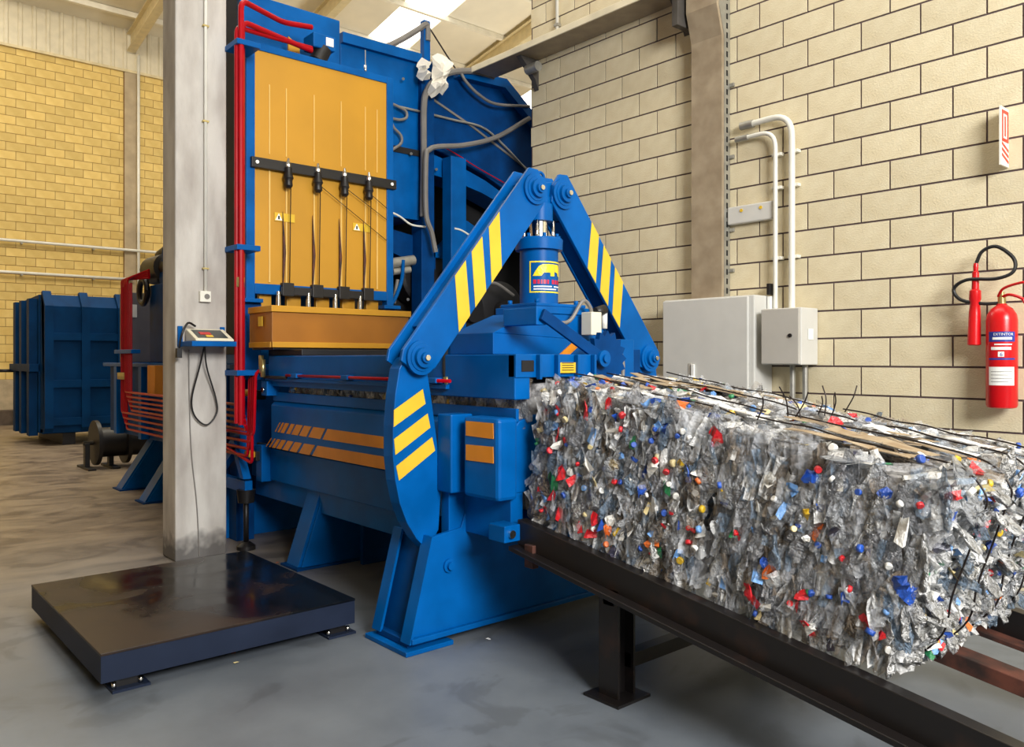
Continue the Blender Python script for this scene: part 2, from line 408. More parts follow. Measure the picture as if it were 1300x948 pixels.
# --- pipes on the rear wall
for z, lab in ((4.15, 'upper of two pale pipes running along the yellow block wall'), (3.43, 'lower of two pale pipes running along the yellow block wall')):
    t = thing('wall_pipe', (XB+.12, 4, z), lab, 'pipe')
    MB().cyl((XB+.12, 1.0, z), (XB+.12, 9 if z > 4 else 6.1, z), .035, 10).build('pipe', 'white_pvc', t)
    for yy in (3.7, 5.2): MB().box(XB, XB+.14, yy-.02, yy+.02, z-.06, z-.03).build('bracket', 'galv', t)
tag(MB().cyl((XB+.1, 6.22, 1), (XB+.1, 6.22, 9.0), .035, 10).build('downpipe', 'white_pvc'), 'thin white pipe running up beside the concrete pillar of the yellow wall', 'pipe')
# --- steel beam along the right wall, high up
ZB = 4.46
bm0 = thing('horizontal_cable_tray', (-5.5, 5.4, ZB), 'pale brown horizontal cable tray fixed high along the block wall', 'cable tray')
box('tray_base', 'tray_steel', bm0, -6.66, -4.04, 5.24, 5.545, ZB, ZB+.012)
box('tray_lip', 'steel_beam', bm0, -6.66, -3.62, 5.225, 5.24, ZB-.012, ZB+.05)
box('tray_lip', 'steel_beam', bm0, -6.09, -4.04, 5.535, 5.545, ZB+.013, ZB+.05)
box('tray_end', 'beam_dark', bm0, -6.67, -6.66, 5.225, 5.545, ZB-.012, ZB+.05)
for xx in (-6.0, -4.15):
    MB().prism([(5.545, ZB-.002), (5.30, ZB-.002), (5.50, ZB-.2), (5.545, ZB-.3)], 'x', xx-.03, xx+.03).build('bracket', 'beam_dark', bm0)
MB().cyl((-6.0, 5.42, ZB-.12), (-5.84, 5.42, ZB-.12), .05, 12).build('cable_roller', 'galv', bm0)
box('hanger_block', 'beam_dark', bm0, -4.12, -4.06, 5.3, 5.545, ZB-.3, ZB-.02)
t = thing('vertical_conduit', (-5.68, 5.5, 4.7), 'white vertical conduit on the wall above the horizontal cable tray', 'conduit')
MB().cyl((-5.68, 5.52, ZB+.06), (-5.68, 5.52, 6.4), .018, 8).build('pipe', 'white_pvc', t)
box('clip', 'galv', t, -5.71, -5.65, 5.5, 5.548, 4.7, 4.73)

# ================================================================== WALL EQUIPMENT
# --- cable tray
t = thing('cable_tray', (-3.85, 5.5, 1.9), 'wide brown vertical cable tray cover running up the block wall', 'cable tray')
MB().prism([(5.47, 1.95), (5.47, 4.02), (5.40, 4.25), (5.40, 6.2), (5.37, 6.2), (5.37, 4.25), (5.44, 4.02), (5.44, 1.95)], 'x', -4.03, -3.74).build('cover', 'tray_steel', t)
sd = MB().prism([(5.545, 1.95), (5.545, 6.2), (5.40, 6.2), (5.40, 4.25), (5.47, 4.02), (5.47, 1.95)], 'x', -3.745, -3.735).build('side_rail', 'galv', t)
MB().prism([(5.545, 1.95), (5.545, 6.2), (5.40, 6.2), (5.40, 4.25), (5.47, 4.02), (5.47, 1.95)], 'x', -4.028, -4.02).build('side_rail', 'galv', t)
z = 1.98
while z < 4.4:
    MB().box(-3.736, -3.7335, 5.495, 5.515, z, z+.045).build('slot', 'dark_void', sd); z += .075
for z in (2.15, 2.47, 3.05, 3.62): box('bracket', 'galv', t, -3.735, -3.69, 5.53, 5.548, z, z+.03)
# --- wall plate
t = thing('junction_plate', (-3.5, 5.53, 2.6), 'flat pale junction box with two yellow dots beside the cable tray', 'junction box')
bd = box('body', 'grey_box', t, -3.73, -3.33, 5.50, 5.548, 2.52, 2.66, bevel=.01)
for x in (-3.6, -3.43): MB().cyl((x, 5.50, 2.62), (x, 5.494, 2.62), .013, 12).build('button', 'yellow', t)
# --- conduits
for i, (x, r, top, out, lab) in enumerate(((-3.30, .017, 3.20, .40, 'thinner pale conduit bending from the wall down to the small cabinet'), (-3.165, .023, 3.30, .52, 'thicker pale conduit bending from the wall down to the small cabinet'))):
    t = thing('electrical_conduit', (x, 5.5, 1.85), lab, 'conduit')
    MB().tube(bend([(x, 5.49, 1.834), (x, 5.49, top-.02), (x-out*.75, 5.50, top-.02-.005*i)], .19, 8), r, 12).build('pipe', 'white_pvc', t)
    for z in (2.22, 2.75, 3.0): box('clip', 'white_pvc', t, x-.04, x+.04, 5.5, 5.548, z-.012, z+.012)
    MB().cyl((x-out*.75+.06, 5.50, top-.02-.005*i), (x-out*.75-.05, 5.50, top-.02-.005*i), r*1.35, 12).build('coupling', 'galv', t)
# --- large cabinet
t = thing('electrical_cabinet', (-3.9, 5.3, .9), 'large light grey electrical cabinet on the block wall behind the bales', 'cabinet')
box('body', 'grey_box', t, -4.20, -3.36, 5.30, 5.545, .85, 1.94, bevel=.008)
d = box('door', 'grey_box', t, -4.19, -3.40, 5.272, 5.298, .86, 1.93, bevel=.006)
box('handle', 'white', d, -3.90, -3.87, 5.255, 5.272, 1.27, 1.42)
box('handle_slot', 'grey_box_door', d, -3.935, -3.905, 5.268, 5.273, 1.25, 1.43)
t = thing('small_cabinet', (-3.2, 5.4, 1.4), 'small grey switch cabinet with a round lock beside the large cabinet', 'cabinet')
box('body', 'grey_box', t, -3.30, -2.99, 5.31, 5.545, 1.42, 1.83, bevel=.008)
d = box('door', 'grey_box_door', t, -3.295, -2.995, 5.285, 5.308, 1.425, 1.825, bevel=.006)
MB().cyl((-3.06, 5.285, 1.63), (-3.06, 5.275, 1.63), .014, 14).build('lock', 'black', d)
box('side_plate', 'white', t, -2.988, -2.984, 5.40, 5.47, 1.60, 1.68)
for x in (-3.16, -3.06):
    MB().cyl((x, 5.49, .02), (x, 5.49, 1.42), .02, 12).build('cable_pipe', 'galv', t)
t = thing('isolator_switch', (-3.3, 5.5, 1.9), 'small black and white switch box wedged between the two cabinets', 'switch')
box('base', 'white', t, -3.352, -3.325, 5.46, 5.547, 1.83, 1.935); box('cover', 'black', t, -3.352, -3.325, 5.45, 5.547, 1.945, 2.03)
# --- fire extinguisher
ex, ey = -1.755, 5.44
t = thing('fire_extinguisher', (ex, ey, 1.15), 'red fire extinguisher hanging on the pale block wall', 'fire extinguisher')
MB().lathe((ex, ey, 1.165), (0, 0, 1), [(0, .06), (.006, .078), (.02, .084), (.53, .084), (.565, .078), (.6, .058), (.62, .03), (.63, .026)], 28).build('cylinder', 'red_paint', t)
MB().lathe((ex, ey, 1.79), (0, 0, 1), [(0, .022), (.045, .022), (.05, .014), (.075, .014)], 14).build('valve', 'brass', t)
MB().tube(spline([(ex-.02, ey, 1.84), (ex+.02, ey-.03, 1.885), (ex+.12, ey-.06, 1.91), (ex+.16, ey-.06, 1.905)]), .008, 8).build('lever', 'red_paint', t)
MB().tube(spline([(ex-.01, ey, 1.83), (ex+.05, ey-.03, 1.845), (ex+.12, ey-.05, 1.82), (ex+.14, ey-.05, 1.79)]), .009, 8).build('carry_handle', 'red_paint', t)
hz = [(ex, ey, 1.80), (ex-.10, ey-.02, 1.80), (ex-.22, ey-.03, 1.83), (ex-.26, ey-.03, 1.90), (ex-.18, ey-.04, 1.95), (ex-.02, ey-.04, 1.945), (ex+.07, ey-.03, 1.98), (ex+.07, ey-.02, 2.06), (ex-.02, ey-.02, 2.14), (ex-.10, ey-.02, 2.12), (ex-.135, ey-.02, 2.05)]
MB().tube(spline(hz), .011, 8).build('hose', 'rubber', t)
MB().lathe((ex-.137, ey-.02, 2.05), (-.02, 0, -1), [(0, .012), (.02, .015), (.05, .013), (.055, .019), (.16, .021), (.17, .032), (.22, .034), (.24, .027), (.30, .033), (.50, .038), (.505, .03)], 18).build('discharge_horn', 'red_paint', t)
def wrap(cx, cy, r, a_mid):
    """maps label coordinates (u along the arc in metres, z) to the cylinder surface"""
    def f(u, z, lift=.001):
        a = a_mid+u/r
        return (cx+math.cos(a)*(r+lift), cy+math.sin(a)*(r+lift), z)
    return f
def patch(f, u0, u1, z0, z1, name, m, parent, lift=.001, n=10):
    q = MB(); A = [(q.bm.verts.new(f(u0+(u1-u0)*i/n, z0, lift)), q.bm.verts.new(f(u0+(u1-u0)*i/n, z1, lift))) for i in range(n+1)]
    for a, b in zip(A, A[1:]): q.bm.faces.new((a[0], b[0], b[1], a[1]))
    return q.build(name, m, parent)
def wrap_text(s_, f, u0, z0, size, name, m, parent, lift=.0025):
    cu = bpy.data.curves.new('text', 'FONT'); cu.body = s_; cu.size = size; cu.resolution_u = 2
    o = bpy.data.objects.new('text', cu); COL.objects.link(o)
    me = bpy.data.meshes.new_from_object(o.evaluated_get(bpy.context.evaluated_depsgraph_get()))
    bpy.data.objects.remove(o); bpy.data.curves.remove(cu)
    off = root_loc(parent)
    for v in me.vertices: v.co = Vector(f(u0+v.co.x, z0+v.co.y, lift))-off
    me.materials.clear(); me.materials.append(MATS[m])
    o = bpy.data.objects.new(name, me); COL.objects.link(o); o.parent = parent
    return o
F = wrap(ex, ey, .084, math.radians(-72))
lb = patch(F, -.075, .075, 1.565, 1.625, 'label_band', 'label_blue', t)
wrap_text('EXTINTOR', F, -.045, 1.602, .022, 'label_lettering', 'white', lb)
patch(F, -.05, .055, 1.577, 1.592, 'label_line', 'white', lb, .0022)
lb = patch(F, -.06, .05, 1.516, 1.534, 'label_line', 'white', t, .0012)
lb = patch(F, -.04, .055, 1.545, 1.553, 'label_line', 'white', t, .0012)
lb = patch(F, -.02, .012, 1.475, 1.506, 'label_square', 'white', t)
wrap_text('6', F, -.011, 1.479, .032, 'label_number', 'label_blue', lb)
patch(F, -.075, .075, 1.457, 1.468, 'label_band', 'label_blue', t)
lb = patch(F, -.075, .07, 1.305, 1.415, 'inspection_label', 'white', t)
for i in range(4): patch(F, -.06, .055-.02*(i % 2), 1.385-.02*i, 1.388-.02*i, 'label_line', 'grey_hose', lb, .002)
# --- projecting sign
t = thing('extinguisher_sign', (-1.755, 5.5, 2.7), 'small red and white sign sticking out from the wall above the extinguisher', 'sign')
box('panel', 'sign_white', t, -1.762, -1.75, 5.415, 5.545, 2.63, 2.985, bevel=.001)
fx = -1.748
for a in ((5.425, 5.535, 2.945, 2.965), (5.425, 5.535, 2.775, 2.795), (5.425, 5.445, 2.795, 2.945), (5.515, 5.535, 2.795, 2.945)):
    MB().box(-1.7505, fx, *a).build('red_frame', 'sign_red', t)
MB().box(-1.7505, fx, 5.47, 5.49, 2.81, 2.93).build('red_mark', 'sign_red', t)
for i in range(3):
    z = 2.735-.034*i
    MB().prism([(5.425, z+.02), (5.425, z+.036), (5.535, z), (5.535, z-.016)], 'x', -1.7505, fx).build('red_stripe', 'sign_red', t)

# ================================================================== COLUMN AND SCALE
col = tag(MB().box(-6.27, -5.99, 2.0, 2.375, 0, 11.0).build('concrete_column', 'concrete_col', None, .012), 'square grey concrete column standing behind the black weighing platform', 'column')
t = thing('socket_conduit', (-5.98, 2.2, 1.9), 'white socket with a conduit running up the concrete column', 'socket')
box('socket', 'white_pvc', t, -5.99, -5.955, 2.165, 2.245, 1.88, 1.96)
MB().cyl((-5.956, 2.215, 1.92), (-5.953, 2.215, 1.92), .02, 14).build('socket_face', 'grey_hose', t)
MB().cyl((-5.972, 2.21, 1.96), (-5.972, 2.21, 7), .012, 10).build('pipe', 'white_pvc', t)
for z in (2.12, 3.2, 3.9): MB().box(-5.989, -5.958, 2.188, 2.232, z, z+.012).build('clip', 'brass', t)
t = thing('scale_indicator', (-5.9, 2.2, 1.55), 'cream weighing display in a blue tray bracket on the concrete column', 'display')
box('tray', 'blue', t, -5.97, -5.74, 2.03, 2.35, 1.552, 1.588)
for y in (2.012, 2.32): box('bracket', 'blue', t, -5.989, -5.972, y, y+.035, 1.55, 1.70)
cs = MB().prism([(-5.95, 1.589), (-5.75, 1.589), (-5.75, 1.602), (-5.95, 1.682)], 'y', 2.06, 2.335).build('console', 'cream', t, .006)
def tilt(x): return 1.602+(1.682-1.602)*(-5.75-x)/.20
def plate(name, m, x0, x1, y0, y1, h, par): return MB().loft([(x0, y0, tilt(x0)+h), (x1, y0, tilt(x1)+h), (x1, y1, tilt(x1)+h), (x0, y1, tilt(x0)+h)], [(x0, y0, tilt(x0)+h+.003), (x1, y0, tilt(x1)+h+.003), (x1, y1, tilt(x1)+h+.003), (x0, y1, tilt(x0)+h+.003)]).build(name, m, par)
plate('keypad', 'display', -5.92, -5.775, 2.085, 2.30, .0005, cs)
plate('readout', 'display_red', -5.87, -5.83, 2.12, 2.20, .004, cs)
plate('key_label', 'yellow', -5.815, -5.785, 2.15, 2.20, .004, cs)
MB().tube(spline([(-5.93, 2.12, 1.70), (-5.90, 2.06, 1.72), (-5.86, 2.01, 1.66), (-5.88, 1.995, 1.58), (-5.90, 1.995, 1.52)]), .008, 8).build('plug_lead', 'rubber', t)
box('plug', 'rubber', t, -5.92, -5.88, 1.975, 2.012, 1.47, 1.54)
pts = [(-5.88, 2.17, 1.55), (-5.92, 2.20, 1.40), (-5.955, 2.28, 1.17), (-5.955, 2.285, 1.06), (-5.955, 2.21, .98), (-5.955, 2.125, 1.05), (-5.955, 2.105, 1.18), (-5.93, 2.15, 1.40), (-5.89, 2.17, 1.55)]
MB().tube(spline(pts), .006, 8).build('hanging_cable', 'rubber', t)
pts = [(-5.97, 2.09, 1.53), (-5.983, 2.095, 1.25), (-5.983, 2.11, .8), (-5.983, 2.15, .4), (-5.983, 2.17, .02)]
MB().tube(spline(pts), .004, 6).build('cable', 'grey_hose', t)
t = thing('weighing_platform', (-4.5, 1.58, 0), 'low black steel weighing platform on the floor before the column', 'scale')
x0, x1, y0, y1 = -5.23, -3.80, .955, 2.20
box('deck', 'platform', t, x0, x1, y0, y1, .178, .19, bevel=.002)
MB().box(x0+.002, x1-.002, y0+.002, y0+.012, .06, .178).build('skirt', 'navy', t)
MB().box(x0+.002, x1-.002, y1-.012, y1-.002, .06, .178).build('skirt', 'navy', t)
MB().box(x0+.002, x0+.012, y0+.012, y1-.012, .06, .178).build('skirt', 'navy', t)
MB().box(x1-.012, x1-.002, y0+.012, y1-.012, .06, .178).build('skirt', 'navy', t)
for x in (x0+.12, x1-.1):
    for y in (y0+.12, y1-.08):
        ft = MB().box(x-.05, x+.05, y-.05, y+.05, .012, .15).build('load_cell', 'black', t)
        MB().box(x-.1, x+.09, y-.07, y+.09, 0, .012).build('foot_plate', 'navy', ft)
        for d in (-.07, .07): MB().cyl((x+.06, y+d*.8, .012), (x+.06, y+d*.8, .04), .01, 8).build('bolt', 'chrome', ft)

# ================================================================== BALING PRESS
YC = 3.23
bp = thing('baling_press', (-4.5, YC, 0), 'large blue hydraulic baling press with amber guard tower and yellow stripes', 'baler')
# --- channel, near side
sp = MB().prism([(2.62, .80), (2.62, 1.12), (2.655, 1.155), (2.78, 1.185), (2.78, .80)], 'x', -5.76, -3.0).build('side_panel', 'blue', bp, .006)
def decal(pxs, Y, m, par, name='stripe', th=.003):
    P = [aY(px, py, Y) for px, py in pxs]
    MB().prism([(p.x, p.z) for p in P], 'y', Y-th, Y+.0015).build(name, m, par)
def zz(x, y): return (280+x/4.99, 430+y/4.99)          # enlarged-photo measurements
def band(xs, yl, yr, xl, xr, bl, br, sk):
    """slanted stripe pieces; xs = (top left, top right)"""
    for a, b in xs:
        top = lambda x: yl+(yr-yl)*(x-xl)/(xr-xl); bot = lambda x: bl+(br-bl)*(x-xl)/(xr-xl)
        b -= 4 if b < 1000 else 0
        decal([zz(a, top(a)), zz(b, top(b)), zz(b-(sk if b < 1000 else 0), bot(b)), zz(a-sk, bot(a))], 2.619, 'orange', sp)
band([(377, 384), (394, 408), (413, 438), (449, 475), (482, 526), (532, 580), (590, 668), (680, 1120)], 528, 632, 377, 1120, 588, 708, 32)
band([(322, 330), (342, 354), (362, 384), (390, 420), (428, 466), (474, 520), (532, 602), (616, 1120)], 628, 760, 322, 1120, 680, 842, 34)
box('slot_lip', 'blue', bp, -5.76, -3.0, 2.635, 2.655, 1.15, 1.216)
ub = box('upper_beam', 'blue', bp, -5.76, -2.97, 2.60, 2.70, 1.262, 1.485, bevel=.006)
box('ledge', 'blue', ub, -5.76, -3.5, 2.575, 2.60, 1.30, 1.325)
box('top_plate', 'blue', bp, -5.76, -3.30, 2.70, 3.78, 1.44, 1.485)
box('top_plate', 'blue', bp, -3.30, -2.97, 2.70, 3.16, 1.44, 1.485)
box('far_side_panel', 'blue', bp, -5.76, -3.3, 3.80, 3.86, .69, 1.44)
box('front_crossbar', 'blue', bp, -3.02, -2.962, 2.60, 3.16, 1.37, 1.486)
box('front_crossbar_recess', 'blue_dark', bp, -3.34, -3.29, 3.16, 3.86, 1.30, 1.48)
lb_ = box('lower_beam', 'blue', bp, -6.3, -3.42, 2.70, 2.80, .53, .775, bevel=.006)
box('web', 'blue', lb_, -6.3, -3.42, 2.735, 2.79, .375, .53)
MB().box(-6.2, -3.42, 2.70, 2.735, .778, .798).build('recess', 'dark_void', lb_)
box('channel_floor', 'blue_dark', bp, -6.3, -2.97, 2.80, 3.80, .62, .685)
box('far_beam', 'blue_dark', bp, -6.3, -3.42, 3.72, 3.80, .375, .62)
box('end_block', 'blue', bp, -6.05, -5.95, 2.63, 2.80, .52, .80)
# stripe box and post at the mouth
sb = box('side_cylinder_box', 'blue', bp, -3.24, -2.965, 2.49, 2.618, .775, 1.175, bevel=.02)
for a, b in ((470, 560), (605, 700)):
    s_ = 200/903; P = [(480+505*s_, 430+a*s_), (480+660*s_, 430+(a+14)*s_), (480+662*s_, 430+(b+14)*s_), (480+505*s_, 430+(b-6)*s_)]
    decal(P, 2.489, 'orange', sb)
box('side_post', 'blue', bp, -3.42, -3.30, 2.46, 2.60, .78, 1.18, bevel=.008)
box('side_web', 'blue', bp, -3.46, -3.0, 2.60, 2.68, .56, .80)
box('shield_neck', 'blue', bp, -3.44, -3.372, 2.50, 2.70, .55, .79)
box('hinge_block', 'blue', bp, -3.05, -2.93, 2.50, 2.60, .585, .665)
MB().cyl((-2.93, 2.54, .625), (-2.915, 2.54, .625), .02, 12).build('hinge_bolt', 'chrome', bp)
# --- front frame
XF = -3.39
sh = MB().prism([(2.25, .075), (2.385, .56), (2.57, .585), (2.60, .66), (3.86, .66), (3.89, .585), (4.075, .56), (4.21, .075)], 'x', XF+.005, XF+.03).build('front_shield', 'blue', bp, .003)
MB().prism([(2.25, .075), (2.385, .56), (2.57, .585), (3.89, .585), (4.075, .56), (4.21, .075)], 'x', XF-.30, XF-.27).build('rear_shield', 'blue_dark', bp)
for s_ in (1, -1):
    f_ = lambda y: YC+s_*(y-YC)
    MB().prism([(f_(2.285), .05), (f_(2.40), .53), (f_(2.43), .53), (f_(2.315), .05)], 'x', XF-.27, XF+.0).build('end_web', 'blue_dark', bp)
    MB().prism([(f_(2.24), .05), (f_(2.375), .565), (f_(2.39), .565), (f_(2.255), .05)], 'x', XF-.04, XF+.045).build('end_flange', 'blue', bp)
    MB().prism([(f_(2.24), .05), (f_(2.375), .565), (f_(2.39), .565), (f_(2.255), .05)], 'x', XF-.31, XF-.23).build('end_flange', 'blue', bp)
    y = sorted((f_(2.21), f_(2.50))); box('foot_plate', 'blue', bp, XF-.33, XF+.06, *y, 0, .025)
    y = sorted((f_(2.25), f_(2.42))); box('foot_block', 'blue_dark', bp, XF-.28, XF+.01, *y, .025, .06)
box('bottom_flange', 'blue', bp, XF-.04, XF+.055, 2.25, 4.21, .05, .078)
b0 = aX(565, 716, XF)
MB().lathe((XF+.03, b0.y, b0.z), (1, 0, 0), [(0, .035), (.012, .035), (.013, .02), (.03, .02)], 18).build('boss', 'blue', bp)
# levers (bowed side plates)
lev = [(507, 468), (502, 500), (499, 540), (499, 580), (502, 610), (508, 640), (517, 664), (529, 684), (541, 697), (548, 690), (557, 672), (560, 620), (558, 585), (553, 545), (547, 500), (541, 462), (528, 448), (514, 455)]
LP = [aX(px, py, XF-.03) for px, py in lev]
for s_ in (1, -1):
    L1 = MB().prism([(YC+s_*(p.y-YC), p.z) for p in LP], 'x', XF-.12, XF-.03).build('side_lever', 'blue', bp, .004)
    if s_ == 1:
        z8 = lambda x, y: (480+x*200/903, 430+y*200/903)
        for poly in ([(90, 408), (255, 288), (270, 372), (88, 505)], [(90, 575), (282, 428), (298, 508), (98, 665)], [(102, 730), (308, 563), (325, 640), (118, 812)]):
            P = [aX(*z8(*p), XF-.03) for p in poly]
            MB().prism([(p.y, p.z) for p in P], 'x', XF-.031, XF-.0265).build('stripe', 'yellow', L1)
# A-frame arms
PA, PB = (2.335, 1.468), (3.118, 2.425)
ARM_ST = {1: [[(577.5, 351), (591, 330), (595, 380.5), (581, 401)], [(598.6, 320), (612, 300), (615.6, 350), (602, 371)], [(620.5, 289.5), (634, 272.5), (636, 321), (623, 340.5)]],
          -1: [[(749.6, 298), (759, 316), (756.5, 353), (746.4, 335)], [(765, 326.5), (774.3, 344.5), (772, 381.4), (762.2, 363.5)], [(779.7, 355), (789.7, 372), (787, 409), (777.6, 393)]]}
def arm(s_):
    a = Vector((YC+s_*(PA[0]-YC), PA[1])); b = Vector((YC+s_*(PB[0]-YC), PB[1]))
    d = (b-a).normalized(); nrm = Vector((-d.y, d.x))*(1 if s_ == 1 else -1)     # nrm: outwards/up
    def P(t, o): q = a+(b-a)*t+nrm*o; return (q.x, q.y)
    Ln = (b-a).length; e = .085/Ln; w_ = .105
    poly = [P(-e, w_*.75), P(-e*.8, -w_*.45), P(e*.2, -w_), P(1+e*.2, -w_), P(1+e, -w_*.3), P(1+e*1.25, w_*.5), P(1+e*.8, w_), P(-e*.4, w_)]
    A1 = MB().prism(poly, 'x', XF-.023, XF).build('arm_plate', 'blue', bp, .004)
    MB().prism(poly, 'x', XF-.148, XF-.128).build('arm_plate', 'blue', bp, .004)
    MB().prism([P(.1, -w_+.005), P(.9, -w_+.005), P(.9, -w_+.03), P(.1, -w_+.03)], 'x', XF-.128, XF-.023).build('arm_web', 'blue_dark', bp)
    MB().prism([P(.12, w_-.06), P(.88, w_-.06), P(.88, w_-.03), P(.12, w_-.03)], 'x', XF-.128, XF-.023).build('arm_web', 'blue', bp)
    for sg in ARM_ST[s_]:
        q4 = [Vector((p.y, p.z)) for p in (aX(px, py, XF) for px, py in sg)]
        def edge(p, q, o): po, qo = (p-a).dot(nrm), (q-a).dot(nrm); return p+(q-p)*((o-po)/(qo-po))
        q4 = [edge(q4[0], q4[3], w_-.002), edge(q4[1], q4[2], w_-.002), edge(q4[1], q4[2], -w_+.002), edge(q4[0], q4[3], -w_+.002)]
        MB().prism([(p.x, p.y) for p in q4], 'x', XF-.001, XF+.0025).build('stripe', 'yellow', A1)
    for q in (a, b):
        pn = MB().lathe((XF-.002, q.x, q.y), (1, 0, 0), [(0, .088), (.018, .088), (.019, .07), (.024, .068), (.025, .052), (.045, .050), (.046, .028), (.062, .026)], 26).build('pivot_pin', 'blue', bp)
        MB().cyl((XF+.06, q.x, q.y), (XF+.072, q.x, q.y), .014, 10).build('grease_nipple', 'chrome', pn)
        MB().cyl((XF-.18, q.x, q.y), (XF-.005, q.x, q.y), .05, 18).build('pivot_shaft', 'blue_dark', bp)
arm(1); arm(-1)
# apex yoke, rod, cylinder
yk = MB().prism([(YC-.15, 2.36), (YC-.17, 2.46), (YC-.09, 2.50), (YC, 2.485), (YC+.09, 2.50), (YC+.17, 2.46), (YC+.15, 2.36), (YC+.06, 2.33), (YC-.06, 2.33)], 'x', XF-.127, XF-.026).build('yoke', 'blue', bp, .006)
MB().tube([(XF-.075+.0*math.cos(a), YC+.03*math.cos(a)-.0, 2.52+.03*math.sin(a)) for a in [i*math.pi/8 for i in range(17)]], .009, 8).build('lifting_eye', 'blue', yk)
CX = XF-.075; CYc = YC-.01
MB().lathe((CX, CYc, 2.26), (0, 0, 1), [(0, .082), (.10, .082), (.101, .07), (.14, .07)], 24).build('rod_collar', 'blue', bp)
MB().cyl((CX, CYc, 2.08), (CX, CYc, 2.27), .055, 24).build('piston_rod', 'chrome', bp)
for a in (0.6, 2.2, 3.9, 5.4): MB().cyl((CX+.085*math.cos(a), CYc+.085*math.sin(a), 2.1), (CX+.085*math.cos(a), CYc+.085*math.sin(a), 2.26), .008, 8).build('guide_rod', 'chrome', bp)
brl = MB().lathe((CX, CYc, 1.72), (0, 0, 1), [(0, .112), (.37, .112), (.371, .138), (.43, .140), (.44, .132)], 36).build('cylinder_barrel', 'blue', bp)
for i in range(8):
    a = i*math.pi/4+.3; MB().cyl((CX+.12*math.cos(a), CYc+.12*math.sin(a), 2.155), (CX+.12*math.cos(a), CYc+.12*math.sin(a), 2.18), .011, 6).build('bolt', 'blue', brl)
# maker's plate on the barrel
G = wrap(CX, CYc, .112, math.radians(8))
for a in ((-.155, .155, 2.012, 2.02), (-.155, .155, 1.84, 1.848), (-.155, -.147, 1.848, 2.012), (.147, .155, 1.848, 2.012)): patch(G, *a, 'logo_border', 'logo_yellow', brl, .0015)
def logo(poly, m, lift=.0016):
    q = MB(); f = q.bm.faces.new([q.bm.verts.new((u, z, 0)) for u, z in poly])
    bmesh.ops.triangulate(q.bm, faces=[f]); bmesh.ops.subdivide_edges(q.bm, edges=q.bm.edges, cuts=2)
    for v in q.bm.verts: v.co = Vector(G(v.co.x, v.co.y, lift))
    return q.build('logo_letter', m, brl)
logo([(-.135, 1.935), (-.118, 1.965), (-.10, 1.99), (-.08, 2.001), (-.045, 2.003), (-.045, 1.955), (-.07, 1.955), (-.085, 1.935)], 'logo_yellow')
logo([(-.045, 2.003), (.0, 2.003), (.0, 1.935), (-.03, 1.935), (-.03, 1.955), (-.045, 1.955)], 'logo_yellow')
logo([(.003, 2.003), (.04, 2.003), (.062, 1.992), (.07, 1.97), (.07, 1.945), (.055, 1.934), (.038, 1.94), (.03, 1.955), (.003, 1.96)], 'logo_yellow')
for u in (.082, .108):
    for a in ((u, u+.004, 1.935, 1.985), (u+.014, u+.018, 1.935, 1.985), (u-.004, u+.022, 1.981, 1.985), (u-.004, u+.022, 1.935, 1.939)): patch(G, *a, 'logo_letter', 'white', brl, .0016, 3)
u = -.132
for wd in (.022, .018, .012, .02, .016, 0, .022, .02, .018, .022, .016, .02):
    if wd: patch(G, u, u+wd-.004, 1.890, 1.914, 'logo_letter', 'logo_red', brl, .0016, 3)
    u += (wd or .012)+.002
for u0, u1, z in ((-.13, -.02, 1.872), (-.005, .13, 1.872), (-.13, .02, 1.857), (.05, .13, 1.857)): patch(G, u0, u1, z, z+.007, 'logo_line', 'white', brl, .0016, 6)
# base plate and sloped cover
bpl = box('cylinder_base', 'blue', bp, -3.62, -3.27, 3.02, 3.45, 1.715, 1.755); box('cylinder_base_upper', 'blue', bp, -3.60, -3.29, 3.04, 3.43, 1.757, 1.775)
for x in (-3.56, -3.33):
    for y in (3.08, 3.39): MB().cyl((x, y, 1.775), (x, y, 1.80), .014, 6).build('bolt', 'blue', bpl)
cv = MB()
A = [(-3.66, 2.72, 1.487), (-3.28, 2.72, 1.487), (-3.28, 3.66, 1.487), (-3.66, 3.66, 1.487)]
B = [(-3.66, 2.72, 1.60), (-3.28, 2.72, 1.60), (-3.28, 3.66, 1.56), (-3.66, 3.66, 1.56)]
D = [(-3.62, 3.0, 1.715), (-3.28, 3.0, 1.715), (-3.28, 3.47, 1.715), (-3.62, 3.47, 1.715)]
cv.loft(A, B); cv.loft(B, D); cv.build('press_cover', 'blue', bp, .004)
# front top details: bar, ratchet wheel, sensor, plates
dt = MB(); a = aX(694, 402, -3.0); b = aX(765, 455, -3.0); d = (b-a).normalized(); nn = Vector((0, -d.z, d.y))
q = [a+nn*.03-d*.03, b+nn*.03+d*.03, b-nn*.03+d*.03, a-nn*.03-d*.03]
pw = dt.prism([(p.y, p.z) for p in q], 'x', -3.015, -2.995).build('pawl_lever', 'blue_dark', bp, .003)
sc = aX(690, 397, -3.0); box('pawl_bracket', 'blue', bp, -3.28, -3.02, sc.y-.03, sc.y+.04, sc.z-.06, sc.z+.03)
c = aX(770, 455, -3.04); W = []
for i in range(32):
    a = i/32*2*math.pi; r = .155 if i % 2 == 0 else .125
    W.append((c.y+r*math.cos(a), c.z+r*math.sin(a)))
MB().prism(W, 'x', -3.06, -3.03).build('ratchet_wheel', 'blue_dark', bp)
MB().lathe((-2.996, b.y, b.z), (1, 0, 0), [(0, .045), (.015, .045), (.016, .022), (.03, .022)], 18).build('pawl_pin', 'blue', bp)
o1 = aX(718, 450, -3.275); o2 = aX(735, 438, -3.275)
